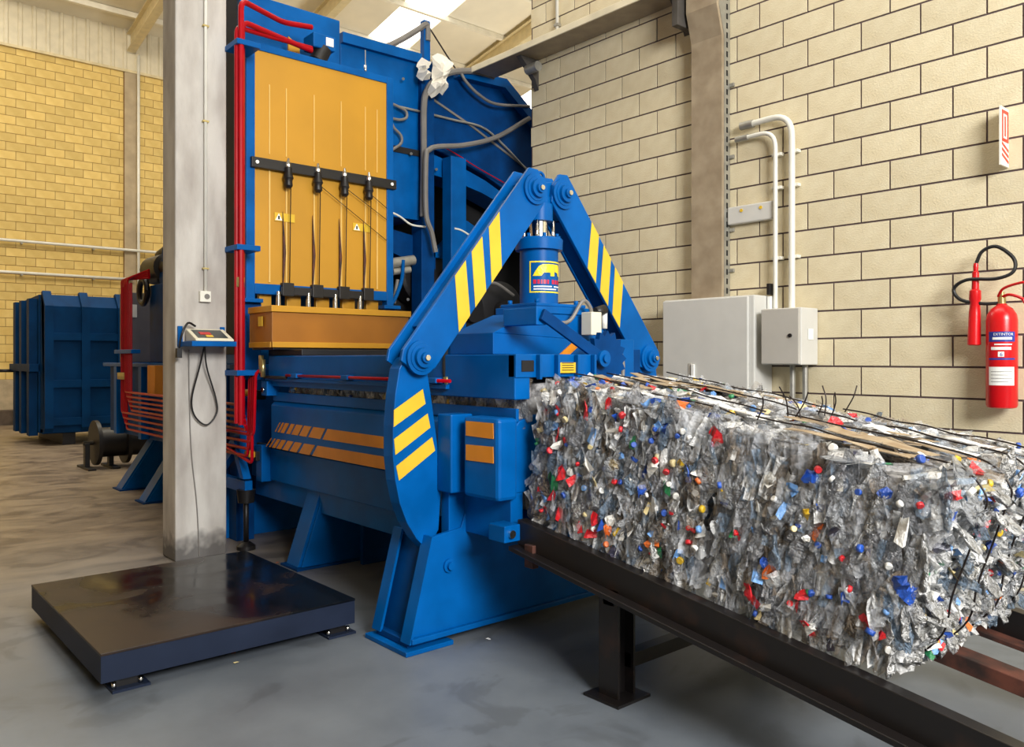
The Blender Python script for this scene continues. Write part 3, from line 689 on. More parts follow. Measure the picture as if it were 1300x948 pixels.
MB().prism([(o1.y-.05, o1.z), (o1.y+.03, o1.z), (o2.y+.05, o2.z+.03), (o2.y-.03, o2.z+.03)], 'x', -3.279, -3.27).build('orange_stripe', 'orange', bp)
s1 = aX(752, 412, -3.2)
sn = box('sensor', 'cream', bp, -3.24, -3.16, s1.y-.05, s1.y+.035, s1.z-.06, s1.z+.07)
MB().cyl((-3.2, s1.y+.10, s1.z-.02), (-3.2, s1.y+.10, s1.z+.10), .018, 10).build('sensor_head', 'white', bp)
MB().cyl((-3.2, s1.y+.02, s1.z+.07), (-3.2, s1.y+.10, s1.z+.09), .03, 10).build('sensor_coupling', 'black', bp)
MB().tube(spline([(-3.24, s1.y-.25, s1.z-.0), (-3.22, s1.y-.16, s1.z+.02), (-3.2, s1.y-.08, s1.z+.13), (-3.2, s1.y-.02, s1.z+.10), (-3.2, s1.y, s1.z+.04)]), .011, 8).build('sensor_cable', 'grey_hose', bp)
MB().tube(spline([(-3.2, s1.y+.05, s1.z-.05), (-3.2, s1.y+.2, s1.z-.12), (-3.2, s1.y+.26, s1.z-.2), (-3.2, s1.y+.26, s1.z-.33)]), .011, 8).build('sensor_cable', 'grey_hose', bp)
box('guide_strip', 'blue', bp, -3.30, -3.24, 3.62, 3.80, 1.30, 1.58)
for px in (683, 706, 731, 752): c = aX(px, 460, -2.955); box('front_rib', 'blue', bp, -2.96, -2.93, c.y-.008, c.y+.008, 1.36, 1.485)
c0 = aX(709, 460, -2.95); c1 = aX(730, 473, -2.95)
wl = box('warning_plate', 'yellow', bp, -2.958, -2.945, c0.y, c1.y, c1.z, c0.z, bevel=0)
for i in range(4): MB().box(-2.9455, -2.944, c0.y+.02, c1.y-.015, c1.z+.012+i*.012, c1.z+.016+i*.012).build('text_line', 'black', wl)
c = aX(800, 460, -3.3); box('right_bracket', 'blue_dark', bp, -3.36, -3.26, c.y-.1, c.y+.05, 1.35, 1.52)
c = aX(668, 466, -2.96); MB().box(-2.962, -2.958, c.y-.03, c.y+.05, 1.40, 1.455).build('notch', 'dark_void', bp)
# hose by the left arm
MB().tube(spline([aX(566, 440, -3.55), aX(565, 470, -3.55), aX(567, 486, -3.55)]), .014, 8).build('hose', 'rubber', bp)
MB().tube([aX(566, 478, -3.53), aX(569, 492, -3.53)], .016, 8).build('hose_fitting', 'brass', bp)
# --- floor legs
for lx, y0, y1, zt, wd in ((-5.30, 2.59, 2.82, .70, .2), (-8.72, 2.60, 3.0, .66, .22), (-9.75, 2.66, 3.08, .66, .22)):
    lg = MB().prism([(y0, .015), (y1, zt), (y1+.3, zt), (y1+.3, .015)], 'x', lx+wd/2-.02, lx+wd/2).build('leg_gusset', 'blue', bp, .003)
    MB().prism([(y0-.02, .015), (y1-.02, zt), (y1+.02, zt), (y0+.02, .015)], 'x', lx-wd/2, lx+wd/2-.02).build('leg_flange', 'blue', bp, .003)
    MB().box(lx-wd/2-.03, lx+wd/2+.03, y0-.05, y1+.35, 0, .015).build('leg_foot', 'blue_dark', bp)
tp = box('tower_base_plate', 'blue', bp, -6.56, -6.52, 2.56, 3.86, 0, .5)
box('tower_base_plate', 'blue_dark', bp, -5.08, -5.04, 2.98, 3.75, 0, .5)
MB().tube([(-6.05, 2.55, .04), (-6.05, 2.55, .42)], .02, 10).build('jack_screw', 'black', bp)
MB().lathe((-6.05, 2.55, 0), (0, 0, 1), [(0, .07), (.03, .07), (.06, .03)], 14).build('jack_foot', 'black', bp)
MB().lathe((-6.05, 2.55, .36), (0, 0, 1), [(0, .06), (.1, .07)], 14).build('jack_head', 'black', bp)
box('jack_arm', 'blue', bp, -6.9, -6.0, 2.52, 2.58, .44, .53)
MB().prism([(-6.75, .45), (-6.65, .45), (-6.12, .78), (-6.2, .86)], 'y', 2.50, 2.56).build('strut', 'blue', bp)
MB().prism([(-6.14, .80), (-6.22, .80), (-6.05, .55), (-5.98, .55)], 'y', 2.50, 2.56).build('strut', 'blue', bp)
box('strut_post', 'blue', bp, -6.2, -6.1, 2.52, 2.60, .72, 1.0)
# --- rear ram housing
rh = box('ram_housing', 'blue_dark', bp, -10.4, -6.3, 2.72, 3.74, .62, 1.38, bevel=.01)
for x in (-9.9, -9.0, -8.0, -7.0, -6.45): box('housing_rib', 'blue', rh, x-.05, x+.05, 2.64, 2.72, .62, 1.38)
box('housing_flange', 'blue', rh, -10.4, -6.0, 2.64, 2.74, 1.38, 1.42)
box('side_frame', 'blue_dark', bp, -7.6, -6.56, 2.60, 2.64, .3, 1.38)
# --- tower
XT = -6.0
tb = box('tower_box', 'blue', bp, -7.55, -6.36, 2.63, 3.53, 1.42, 4.43, bevel=.01)
box('tower_side_plate', 'navy', tb, -7.5, -6.37, 2.612, 2.632, 1.5, 4.5)
box('tower_leg', 'blue_dark', bp, -6.5, -6.36, 2.60, 2.75, 0, 1.42); box('tower_leg', 'blue_dark', bp, -6.5, -6.36, 3.70, 3.85, 0, 1.42)
box('tower_bracing', 'blue_dark', bp, -6.42, -6.36, 2.75, 3.70, 1.28, 1.42)
for y0, y1 in ((2.53, 2.60), (3.785, 3.85)):
    u = box('guard_upright', 'blue', bp, XT-.08, XT, y0, y1, 1.92, 3.90)
    box('upright_foot', 'blue', u, XT-.12, XT+.04, y0-.05, y1+.05, 1.895, 1.925)
box('lower_guide', 'blue_dark', bp, XT-.12, XT-.02, 2.52, 2.66, 1.30, 1.90); box('lower_guide', 'blue_dark', bp, XT-.12, XT-.02, 3.75, 3.88, 1.49, 1.90)
box('guard_top_rail', 'blue', bp, XT-.08, XT, 2.60, 3.785, 3.845, 3.90); box('guard_bottom_rail', 'blue', bp, XT-.08, XT, 2.60, 3.785, 1.965, 2.045)
gp = box('guard_sheet', 'amber_mesh', bp, XT-.06, XT-.012, 2.60, 3.785, 3.01, 3.845, bevel=0)
gl = box('guard_sheet', 'amber_mesh', bp, XT-.06, XT-.012, 2.60, 3.785, 2.045, 2.99, bevel=0)
for y in (2.72, 2.86, 3.10, 3.345, 3.575, 3.69):
    MB().box(XT-.013, XT-.005, y-.006, y+.006, 2.06, 2.93).build('fold', 'amber_light', gl)
    MB().box(XT-.013, XT-.007, y-.004, y+.004, 3.06, 3.6).build('fold', 'amber_light', gp)
MB().tube([(XT-.04, 2.61, 3.84), (XT-.04, 2.61, 2.06)], .01, 6).build('edge_rod', 'amber', gp)
box('side_guard', 'amber_mesh', bp, -6.34, XT-.06, 3.72, 3.735, 2.045, 3.845, bevel=0)
bar = box('insulator_bar', 'black', bp, XT-.005, XT+.035, 2.56, 3.86, 2.93, 3.01)
for y in (2.60, 3.81): MB().cyl((XT+.035, y, 2.97), (XT+.045, y, 2.97), .014, 10).build('bolt', 'white', bar)
for y in (2.85, 3.105, 3.345, 3.575):
    ins = MB().lathe((XT+.05, y, 2.80), (0, 0, 1), [(0, .02), (.02, .034), (.06, .03), (.08, .04), (.12, .03), (.16, .028), (.17, .015)], 12).build('wire_guide', 'black', bp)
    MB().lathe((XT+.05, y, 2.965), (0, 0, 1), [(0, .018), (.02, .022), (.05, .012), (.07, .008)], 10).build('guide_tip', 'chrome', ins)
    MB().cyl((XT+.03, y+.02, 2.05), (XT+.05, y+.02, 2.80), .004, 6).build('tie_wire', 'wire', bp)
    MB().tube([(XT+.0, y-.02, 2.06), (XT+.004, y-.012, 2.3), (XT+.004, y-.025, 2.62)], .008, 6, True, [.006, .013, .002]).build('grease_streak', 'rust', gl)
    MB().cyl((XT+.02, y-.07, 1.86), (XT+.02, y-.07, 1.99), .019, 14).build('needle_rod', 'chrome', bp)
    box('clamp', 'black', bp, XT-.0, XT+.05, y-.045, y+.05, 1.955, 2.06)
    box('post', 'amber', bp, XT-.10, XT-.06, y+.04, y+.16, 1.80, 1.97)
box('clamp_bar', 'black', bp, XT+.001, XT+.035, 2.80, 3.62, 1.965, 2.03)
box('post', 'amber', bp, XT-.10, XT-.06, 2.66, 2.76, 1.80, 1.97)
for y, z in ((2.76, 2.58), (3.455, 2.575)):
    wl = MB().box(XT-.012, XT-.004, y, y+.17, z-.035, z+.03).build('warning_label', 'yellow', gl)
    tr = MB().prism([(y+.005, z-.03), (y+.065, z-.03), (y+.035, z+.025)], 'x', XT-.0045, XT-.002).build('warning_triangle', 'white', wl)
    MB().box(XT-.0022, XT-.001, y+.028, y+.042, z-.022, z+.005).build('warning_mark', 'black', wl)
for (y0, z0, y1, z1) in ((3.14, 2.86, 3.77, 2.48), (3.38, 2.87, 3.77, 2.66), (3.6, 2.86, 3.77, 2.76)):
    MB().cyl((XT+.03, y0, z0), (XT+.02, y1, z1), .003, 5).build('tie_wire', 'wire', bp)
# basket
bx0, bx1, by0, by1 = -5.87, -5.48, 2.50, 3.66
for nm, m_, d in (('basket_front', 'amber_plate', (bx1-.012, bx1, by0, by1, 1.575, 1.80)), ('basket_side', 'amber_plate', (bx0, bx1-.012, by0, by0+.012, 1.575, 1.80)), ('basket_side', 'amber_plate', (bx0, bx1-.012, by1-.012, by1, 1.575, 1.80)),
                  ('basket_lip', 'amber', (bx1-.02, bx1+.018, by0-.012, by1+.012, 1.80, 1.845)), ('basket_lip', 'amber', (bx0, bx1-.02, by0-.012, by0+.02, 1.80, 1.845)), ('basket_sill', 'amber', (bx1-.02, bx1+.01, by0, by1, 1.545, 1.585)), ('basket_sill', 'amber', (bx0, bx1-.02, by0-.006, by0+.02, 1.545, 1.585)), ('basket_floor', 'black', (bx0, bx1-.02, by0+.02, by1-.02, 1.53, 1.545))):
    o = box(nm, m_, bp, *d, bevel=.003)
box('basket_label', 'yellow', bp, -5.68, -5.61, by0-.016, by0-.0125, 1.70, 1.77, bevel=0)
box('basket_underside', 'black', bp, -5.85, -5.3, 2.64, 3.62, 1.487, 1.53)
# motor on the tower
mo = box('valve_block', 'blue', bp, -6.2, -6.02, 3.10, 3.30, 4.0, 4.12, bevel=.01)
box('valve_label', 'white', mo, -6.02, -6.012, 3.21, 3.28, 4.03, 4.10)
MB().cyl((-6.08, 3.16, 3.90), (-6.08, 3.22, 4.02), .07, 14).build('valve_hose', 'black', mo)
MB().prism([(2.96, 3.90), (2.96, 4.09), (3.06, 4.03), (3.06, 3.90)], 'x', -6.20, -6.18).build('motor_bracket', 'amber', bp)
MB().prism([(3.22, 3.90), (3.29, 4.0), (3.29, 3.90)], 'x', -6.20, -6.18).build('motor_bracket', 'amber', bp)
MB().cyl((-6.05, 3.6, 3.9), (-6.05, 3.6, 4.1), .004, 6).build('chain', 'galv', bp); MB().cyl((-6.05, 3.6, 3.9), (-6.05, 3.6, 3.97), .012, 8).build('hook', 'chrome', bp)
# hydraulic pipes
for i, (dx, dy, zt) in enumerate(((0, 0, 3.96), (.055, -.03, 4.09))):
    P = [(-5.84+dx, 2.43+dy, 1.03-.05*i), (-5.84+dx, 2.43+dy, zt-.0), (-6.0, 2.83, zt+.02), (-6.05, 3.10, zt+.07-.06*(1-i))]
    MB().tube(bend(P, .07), .021, 10).build('hydraulic_pipe', 'red_pipe', bp)
MB().tube(bend([(-5.815, 2.38, .99), (-5.815, 2.38, 3.90), (-5.90, 2.5, 3.93), (-6.0, 2.83, 3.97), (-6.05, 3.10, 3.99)], .06), .018, 10).build('hydraulic_pipe', 'red_pipe', bp)
for z in (3.78, 2.28, 1.36): box('pipe_clamp', 'blue', bp, -5.99, -5.76, 2.36, 2.54, z-.02, z+.02)
for z in (2.02,): MB().cyl((-5.80, 2.40, z-.03), (-5.80, 2.40, z+.04), .03, 10).build('pipe_fitting', 'brass', bp)
for i in range(4):
    x = -5.74-.035*i
    P = [(x+.03, 2.55, 1.40-.012*i), (x-.02, 2.5, 1.36-.01*i), (x-.03, 2.49, .90-.055*i), (-9.2+.06*i, 2.52, .90-.055*i), (-9.2+.06*i, 2.52, 2.24)]
    MB().tube(bend(P, .05), .012, 8).build('hydraulic_pipe', 'red_pipe', bp)
for i in range(5):
    P = [(-5.84+.02*i, 2.42, 1.14-.04*i), (-5.86+.02*i, 2.44, 1.12-.045*i), (-9.0+.05*i, 2.50, 1.12-.045*i), (-9.0+.05*i, 2.50, 2.24)]
    MB().tube(bend(P, .05), .012, 8).build('hydraulic_pipe', 'red_pipe', bp)
P = [(-5.80, 2.49, .95), (-5.80, 2.49, .69), (-6.5, 2.49, .80)]
MB().tube(bend(P, .04), .012, 8).build('hydraulic_pipe', 'red_pipe', bp)
MB().tube(bend([(-6.35, 2.50, .78), (-6.5, 2.48, .5)], .04), .009, 8).build('hydraulic_pipe', 'red_pipe', bp)
for i, z in enumerate((1.36, 1.33)): MB().cyl((-5.73+.03*i, 2.53, z), (-5.73+.03*i, 2.53, z+.13), .018, 10).build('pipe_fitting', 'brass', bp)
MB().cyl((-5.72, 2.55, 1.33), (-5.40, 2.57, 1.328), .012, 8).build('pipe_fitting', 'rubber', bp)
MB().cyl((-5.40, 2.57, 1.345), (-3.45, 2.565, 1.345), .010, 8).build('hydraulic_pipe', 'red_pipe', bp)
for x in (-5.25, -4.55, -3.6): box('pipe_clamp', 'blue', bp, x-.04, x+.04, 2.55, 2.60, 1.33, 1.36)
for z in (1.20, .73): MB().cyl((-6.15, 2.58, z), (-6.0, 2.58, z), .028, 10).build('solenoid', 'amber', bp); 
for z in (1.20, .73): box('solenoid_block', 'black', bp, -6.12, -5.98, 2.60, 2.68, z-.05, z+.02)
box('clip_plate', 'blue', bp, -5.80, -5.70, 2.56, 2.66, 1.19, 1.30); MB().cyl((-5.74, 2.555, 1.235), (-5.74, 2.54, 1.235), .018, 8).build('bolt', 'chrome', bp)

# ================================================================== FEED HOPPER / CONVEYOR HEAD
XH = -6.8
hp = thing('feed_hopper', (-7.5, 4.9, 0), 'tall dark blue feed hopper and conveyor head behind the amber tower', 'hopper')
P = lambda px, py: (lambda v: (v.y, v.z))(aX(px, py, XH))
left = MB().prism([P(432, 48), P(532, 76), P(532, 192), P(490, 190), P(432, 190)], 'x', XH-1.6, XH).build('hopper_wall', 'blue', hp, .01)
MB().prism([P(432, 42), P(532, 70), P(532, 82), P(432, 55)], 'x', XH-.05, XH+.05).build('rim', 'blue', hp)
box('lower_wall', 'blue', hp, XH-1.5, XH+.02, aX(486, 0, XH).y, aX(531, 0, XH).y, 2.86, 3.50)
MB().box(XH-.05, XH+.03, aX(486, 0, XH).y, aX(531, 0, XH).y, 3.50, 3.56).build('seam', 'dark_void', hp)
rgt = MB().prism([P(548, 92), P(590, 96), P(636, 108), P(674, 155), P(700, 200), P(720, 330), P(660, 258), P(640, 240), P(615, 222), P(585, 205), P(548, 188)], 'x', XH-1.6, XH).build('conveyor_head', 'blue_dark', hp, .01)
MB().prism([P(575, 90), P(636, 103), P(676, 152), P(700, 195), P(700, 208), P(674, 163), P(634, 114), P(575, 100)], 'x', XH-.06, XH+.10).build('rim', 'blue', hp)
MB().prism([P(535, 115), P(600, 160), P(680, 222), P(680, 225), P(600, 163), P(535, 118)], 'x', XH-.01, XH+.012).build('seam_bar', 'grey_hose', hp)
MB().prism([P(548, 196), P(585, 213), P(615, 230), P(640, 248), P(668, 275), P(668, 286), P(640, 262), P(610, 245), P(580, 232), P(548, 222)], 'x', XH-.3, XH+.02).build('arc_guide', 'blue', hp)
box('post', 'blue_dark', hp, XH-.12, XH+.06, aX(531, 0, XH).y, aX(547, 0, XH).y, 0, 4.48)
box('post_extension', 'blue', hp, XH-.05, XH+.02, aX(537, 0, XH).y, aX(545, 0, XH).y, 4.48, 4.9)
ps = box('post', 'blue', hp, XH+.05, XH+.2, aX(558, 0, XH).y, aX(577, 0, XH).y, 0, 3.52)
MB().prism([(aX(558, 0, XH).y-.05, 2.52), (aX(600, 0, XH).y, 2.52), (aX(640, 0, XH).y, 2.75), (aX(600, 0, XH).y, 2.95)], 'x', XH-.2, XH-.1).build('lower_guide', 'blue', hp)
MB().prism([P(490, 285), P(540, 300), P(560, 320), P(560, 345), P(490, 312)], 'x', XH-.4, XH-.1).build('chute_plate', 'blue_dark', hp)
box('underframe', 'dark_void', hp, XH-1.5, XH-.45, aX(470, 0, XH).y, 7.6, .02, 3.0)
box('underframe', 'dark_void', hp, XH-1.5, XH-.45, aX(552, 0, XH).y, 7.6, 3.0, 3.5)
for px, py, r in ((545, 350, .30), (570, 350, .24), (640, 395, .34), (600, 400, .26)):
    c = aX(px, py, XH-.12); MB().lathe((XH-.4, c.y, c.z), (1, 0, 0), [(0, r), (.22, r), (.24, r*.9), (.241, r*.35), (.3, r*.3)], 28).build('drum', 'black', hp)
for a, b, r, m_ in (((490, 335), (525, 330), .05, 'galv'), ((498, 345), (520, 342), .035, 'galv'), ((505, 355), (500, 385), .02, 'grey_hose')):
    MB().cyl(aX(*a, XH+.05), aX(*b, XH+.05), r, 12).build('motor_shaft', m_, hp)
MB().tube(spline([aX(512, 330, XH+.1), aX(510, 355, XH+.1), aX(502, 378, XH+.1), aX(494, 390, XH+.1)]), .018, 8).build('hose', 'blue', hp)
MB().tube(spline([aX(612, 360, XH+.1), aX(630, 360, XH+.1), aX(652, 375, XH+.1)]), .018, 8).build('hose', 'grey_hose', hp)
for px, py in ((512, 100), (538, 150), (554, 215), (577, 255), (518, 380), (522, 195), (550, 100)): MB().cyl(aX(px, py, XH+.06), aX(px, py, XH+.08), .015, 8).build('bolt', 'chrome', hp)
# conduits on the post, cables
def cable(name, label, pts, X, r, m='grey_hose', cat='cable'):
    t = tag(MB().tube(spline([aX(px, py, X) for px, py in pts]), r, 8).build(name, m), label, cat); return t
Xc = XH+.12
cable('grey_conduit', 'thick grey conduit climbing the hopper post and arching over to the horizontal cable tray', [(537, 275), (538, 200), (538, 140), (541, 118), (552, 102), (572, 92), (595, 90), (611, 92), (612, 95)], Xc, .032, cat='conduit')
cable('grey_conduit', 'grey conduit climbing the hopper post then sagging right to the wall corner', [(553, 320), (548, 295), (541, 270), (541, 200), (545, 190), (556, 186), (590, 184), (630, 174), (672, 150)], Xc+.08, .026, cat='conduit')
cable('sagging_cable', 'thin grey cable hanging from the horizontal cable tray across the hopper', [(585, 92), (592, 104), (608, 120), (630, 132), (672, 135)], Xc, .016)
cable('loop_cable', 'upper small grey cable loop beside the amber guard', [(494, 130), (505, 135), (515, 141), (516, 149), (508, 152), (496, 150)], XH+.06, .014)
cable('loop_cable', 'lower small grey cable loop beside the amber guard', [(496, 152), (500, 162), (509, 172), (509, 182), (498, 190)], XH+.06, .014)
cable('hopper_conduit', 'thin pale pipe crossing the blue hopper wall level with the cable loops', [(505, 135), (535, 142), (575, 152), (613, 162), (640, 185), (668, 215)], XH+.03, .012, 'galv')
cable('signal_lead', 'thin red lead drooping across the dark conveyor head', [(556, 183), (580, 196), (605, 212), (640, 232)], XH+.05, .006, 'red_pipe')
cable('white_lead', 'thin white lead trailing under the blue chute plate', [(494, 268), (508, 275), (522, 285), (540, 288)], XH+.1, .010, 'white_pvc')
cable('white_lead', 'thin white lead between the hopper post and the striped arm', [(577, 290), (585, 292), (595, 298), (602, 306)], XH+.2, .010, 'white_pvc')
cable('rising_pipe', 'slim blue pipe rising from the hopper rim to the post top', [(486, 62), (510, 50), (530, 38), (541, 31), (543, 38), (543, 52)], XH+.02, .03, 'grey_hose', 'pipe')
cable('stay_wire', 'thin stay wire running from the post top down to the hopper rim', [(545, 35), (562, 62), (580, 90)], XH+.02, .008, 'wire')
# torn plastic caught on the post
def rag(pxs, X, label):
    q = MB(); pts = [aX(px, py, X) for px, py in pxs]; c = sum(pts, Vector())/len(pts)
    vs = [q.bm.verts.new(p+Vector((random.uniform(-.05, .09), 0, 0))) for p in pts]; n = len(vs)
    inner = [q.bm.verts.new(p.lerp(c, .45)+Vector((random.uniform(.0, .12), 0, 0))) for p in pts]; vc = q.bm.verts.new(c+Vector((.05, 0, 0)))
    for i in range(n):
        j = (i+1) % n; q.bm.faces.new((vs[i], vs[j], inner[j], inner[i])); q.bm.faces.new((inner[i], inner[j], vc))
    bmesh.ops.subdivide_edges(q.bm, edges=q.bm.edges, cuts=1)
    for v_ in q.bm.verts: v_.co.x += noise.noise(v_.co*14)*.05
    o = q.build('torn_film', 'rag'); s = o.modifiers.new('s', 'SOLIDIFY'); s.thickness = .012
    tag(o, label, 'plastic film')
rag([(537, 72), (542, 76), (544, 86), (540, 92), (545, 101), (541, 102), (537, 101), (534, 104), (532, 95), (531, 88), (531, 83), (533, 78)], XH+.16, 'smaller white torn film caught on the hopper post, left of the larger')
rag([(550, 72), (558, 67), (566, 73), (570, 84), (567, 92), (564, 100), (564, 112), (561, 120), (556, 117), (552, 123), (549, 115), (546, 119), (545, 108), (549, 98), (551, 84)], XH+.18, 'larger white torn film sheet caught on the hopper post')

# ================================================================== POWER UNIT AND LEFT BACKGROUND
pu = thing('hydraulic_power_unit', (-8.6, 3.2, 1.42), 'dark blue hydraulic power unit with black motor on the press rear', 'power unit')
box('tank', 'blue_dark', pu, -9.0, -7.75, 2.74, 3.7, 1.425, 2.24, bevel=.01)
MB().lathe((-9.25, 2.85, 2.42), (1, 0, 0), [(0, .1), (.04, .15), (.5, .15), (.52, .11), (.7, .11)], 20).build('motor', 'black', pu)
MB().cyl((-9.0, 2.85, 2.56), (-8.75, 2.85, 2.60), .06, 12).build('terminal_box', 'black', pu)
box('manifold', 'blue_dark', pu, -8.75, -7.8, 2.76, 3.3, 2.24, 2.46)
for x in (-8.6, -8.35, -8.1, -7.9): MB().cyl((x, 2.8, 2.46), (x, 2.8, 2.58), .06, 12).build('valve', 'blue_dark', pu)
MB().tube([(-9.08+.13*math.cos(a), 2.7, 2.18+.13*math.sin(a)) for a in [i*math.pi/10 for i in range(21)]], .03, 8).build('hose_loop', 'black', pu)
for i in range(5): MB().tube(bend([(-9.2+.05*i, 2.52, 2.22), (-9.2+.05*i, 2.52, 2.30), (-8.75, 2.66, 2.30+.02*i)], .04), .012, 8).build('pressure_pipe', 'red_pipe', pu)
for i in range(4): MB().cyl((-9.2+.06*i, 2.5, 1.25), (-9.2+.06*i, 2.5, 1.32), .025, 8).build('pipe_fitting', 'brass', pu)
box('pipe_clamp', 'blue', pu, -9.3, -8.7, 2.47, 2.56, 1.52, 1.56)
box('orange_cover', 'orange', bp, -8.45, -8.22, 2.55, 2.63, 1.10, 1.40)
t = thing('grey_cabinet', (-10.2, 3.2, 1.425), 'dark grey upright control cabinet beside the blue container', 'cabinet')
box('body', 'cab_grey', t, -10.38, -10.06, 2.82, 3.6, 1.425, 2.24); box('label', 'white', t, -10.06, -10.05, 2.86, 2.92, 1.95, 2.1)
# container
ct = thing('roll_off_container', (-16.5, 4.0, 0), 'dark blue ribbed steel waste container by the yellow wall', 'container')
x1 = -15.4; Y0, Y1 = 3.0, 5.3
fr = MB().prism([(x1, .22), (x1, 2.36), (x1-.18, 2.56), (x1-.3, 2.56), (x1-.3, .22)], 'y', Y0, Y1).build('front_wall', 'blue_bin', ct)
for y in (Y0, Y0+.56, Y0+1.14, Y0+1.7, Y1-.1):
    MB().prism([(x1-.01, .22), (x1+.07, .3), (x1+.07, 2.36), (x1-.14, 2.62), (x1-.22, 2.6)], 'y', y, y+.13).build('rib', 'blue_bin', fr)
for z in (.34, .98, 1.78): box('rail', 'blue_bin', fr, x1-.01, x1+.055, Y0+.1, Y1-.1, z, z+.13)
MB().prism([(x1-.3, .22), (x1-.3, 2.56), (x1-2.2, 2.5), (x1-2.3, .9), (x1-2.2, .35), (x1-1.8, .1)], 'y', Y0-.02, Y0+.05).build('side_wall', 'blue_bin', ct)
MB().prism([(x1-.3, .22), (x1-.3, 2.56), (x1-2.2, 2.5), (x1-2.3, .9), (x1-2.2, .35)], 'y', Y1-.05, Y1+.02).build('side_wall', 'blue_bin', ct)
for xx in (x1-.55, x1-1.2, x1-1.75): box('side_rib', 'blue_bin', ct, xx-.1, xx+.1, Y0-.14, Y0, .15, 2.5)
box('side_rail', 'blue_bin', ct, x1-2.1, x1-.3, Y0-.16, Y0, 1.25, 1.38)
box('floor_pan', 'blue_bin', ct, x1-2.1, x1-.1, Y0, Y1, .2, .28)
for y in (Y0+.3, Y1-.5): box('skid', 'black', ct, x1-2.0, x1-.1, y, y+.2, 0, .2)
MB().cyl((x1-2.0, Y0-.35, 1.25), (x1-2.0, Y0-.1, 1.25), .03, 8).build('hook_pin', 'black', ct)
# spool stand
ss = thing('spool_stand', (-11.9, 3.3, 0), 'low black stand carrying a flanged wire spool on the floor', 'spool stand')
yc, xc, zc = 3.6, -11.9, .34
for y in (2.93, 3.30, 3.68): MB().lathe((xc, y-.03, zc), (0, 1, 0), [(0, .05), (.005, .30), (.055, .30), (.06, .05)], 24).build('flange', 'black', ss)
MB().cyl((xc, 2.93, zc), (xc, 3.68, zc), .2, 20).build('wire_coil', 'black', ss)
MB().cyl((xc, 2.78, zc), (xc, 3.83, zc), .03, 10).build('axle', 'black', ss)
for y in (2.82, 3.115, 3.8): box('stand_leg', 'black', ss, xc-.05, xc+.05, y-.03, y+.03, .02, .34); box('stand_foot', 'black', ss, xc-.3, xc+.3, y-.05, y+.05, 0, .03)

# ================================================================== BALE CHUTE
TH = math.radians(8.8)
cv_ = thing('bale_chute', (-2.2, YC, 0), 'black sloping steel chute rails on legs carrying the plastic bales', 'chute')
def rz2(x): return .685-math.tan(TH)*(x+2.95)
def rail(y0, y1, h, m, name, dz=0, xa=-2.95, xb=1.1):
    return MB().prism([(xa, rz2(xa)-h-dz), (xb, rz2(xb)-h-dz), (xb, rz2(xb)-dz), (xa, rz2(xa)-dz)], 'y', y0, y1).build(name, m, cv_, .003)
rail(2.60, 2.66, .13, 'black_rail', 'rail'); rail(2.54, 2.60, .022, 'black_rail', 'rail_flange', .12)
rail(3.80, 3.86, .13, 'black_rail', 'rail'); rail(3.72, 3.80, .02, 'rust', 'rail_flange', .11)
rail(3.18, 3.28, .06, 'rust', 'rail', .03)
for x, in ((-2.36,), (-.2,)):
    for y0, y1 in ((2.60, 2.70), (3.74, 3.84)):
        MB().box(x-.055, x+.055, y0, y0+.012, .012, rz2(x)-.12).build('leg', 'black_rail', cv_)
        MB().box(x-.006, x+.006, y0+.012, y1, .012, rz2(x)-.12).build('leg_web', 'black_rail', cv_)
        MB().box(x-.055, x+.055, y1, y1+.012, .012, rz2(x)-.12).build('leg_flange', 'black_rail', cv_)
        MB().box(x-.1, x+.1, y0-.05, y1+.06, 0, .012).build('foot_plate', 'black_rail', cv_)
    MB().box(x-.02, x+.04, 2.7, 3.75, .12, .18).build('cross_brace', 'black_rail', cv_)
    MB().box(x-.03, x+.03, 2.6, 3.85, rz2(x)-.19, rz2(x)-.12).build('cross_beam', 'black_rail', cv_)
box('hanger', 'rust', cv_, -2.88, -2.82, 2.58, 2.62, .47, .58)

# ================================================================== BALES
def crushed(seed):
    rnd = random.Random(seed); q = bmesh.new(); nr, nl = 9, 8; R = []
    prof = [.7, 1, 1, .88, 1, .95, .55, .26]
    for j in range(nl):
        t = j/(nl-1); r = .5*prof[j]
        R.append([q.verts.new((math.cos(2*math.pi*k/nr)*r*rnd.uniform(.78, 1.12), math.sin(2*math.pi*k/nr)*r*.42*rnd.uniform(.4, 1.3)+rnd.uniform(-.08, .08), (t-.5)*2+rnd.uniform(-.1, .1))) for k in range(nr)])
    for a, b in zip(R, R[1:]):
        for k in range(nr):
            q.faces.new((a[k], a[(k+1) % nr], b[(k+1) % nr])); q.faces.new((a[k], b[(k+1) % nr], b[k]))
    q.faces.new(R[0][::-1]); q.faces.new(R[-1])
    for f_ in q.faces: f_.smooth = rnd.random() < .8
    return q
PLM = ['clear_pet']*4+['clear_pet_dim']*3+['blue_pet', 'milky', 'brown_pet', 'brown_pet']
BOT = {}
for i in range(10):
    for m_ in set(PLM):
        me = bpy.data.meshes.new('crushed_bottle'); q = crushed(i); bmesh.ops.recalc_face_normals(q, faces=q.faces); q.to_mesh(me); q.free(); me.materials.append(MATS[m_]); BOT[i, m_] = me
def scrap_mesh(seed):
    rnd = random.Random(seed); q = bmesh.new(); G_ = [[q.verts.new((x*.5-.5+rnd.uniform(-.3, .3), rnd.uniform(-.3, .3), z*.5-.5+rnd.uniform(-.3, .3))) for x in range(3)] for z in range(3)]
    for a, b in zip(G_, G_[1:]):
        for k in range(2): q.faces.new((a[k], a[k+1], b[k+1])); q.faces.new((a[k], b[k+1], b[k]))
    return q
SCR = {}
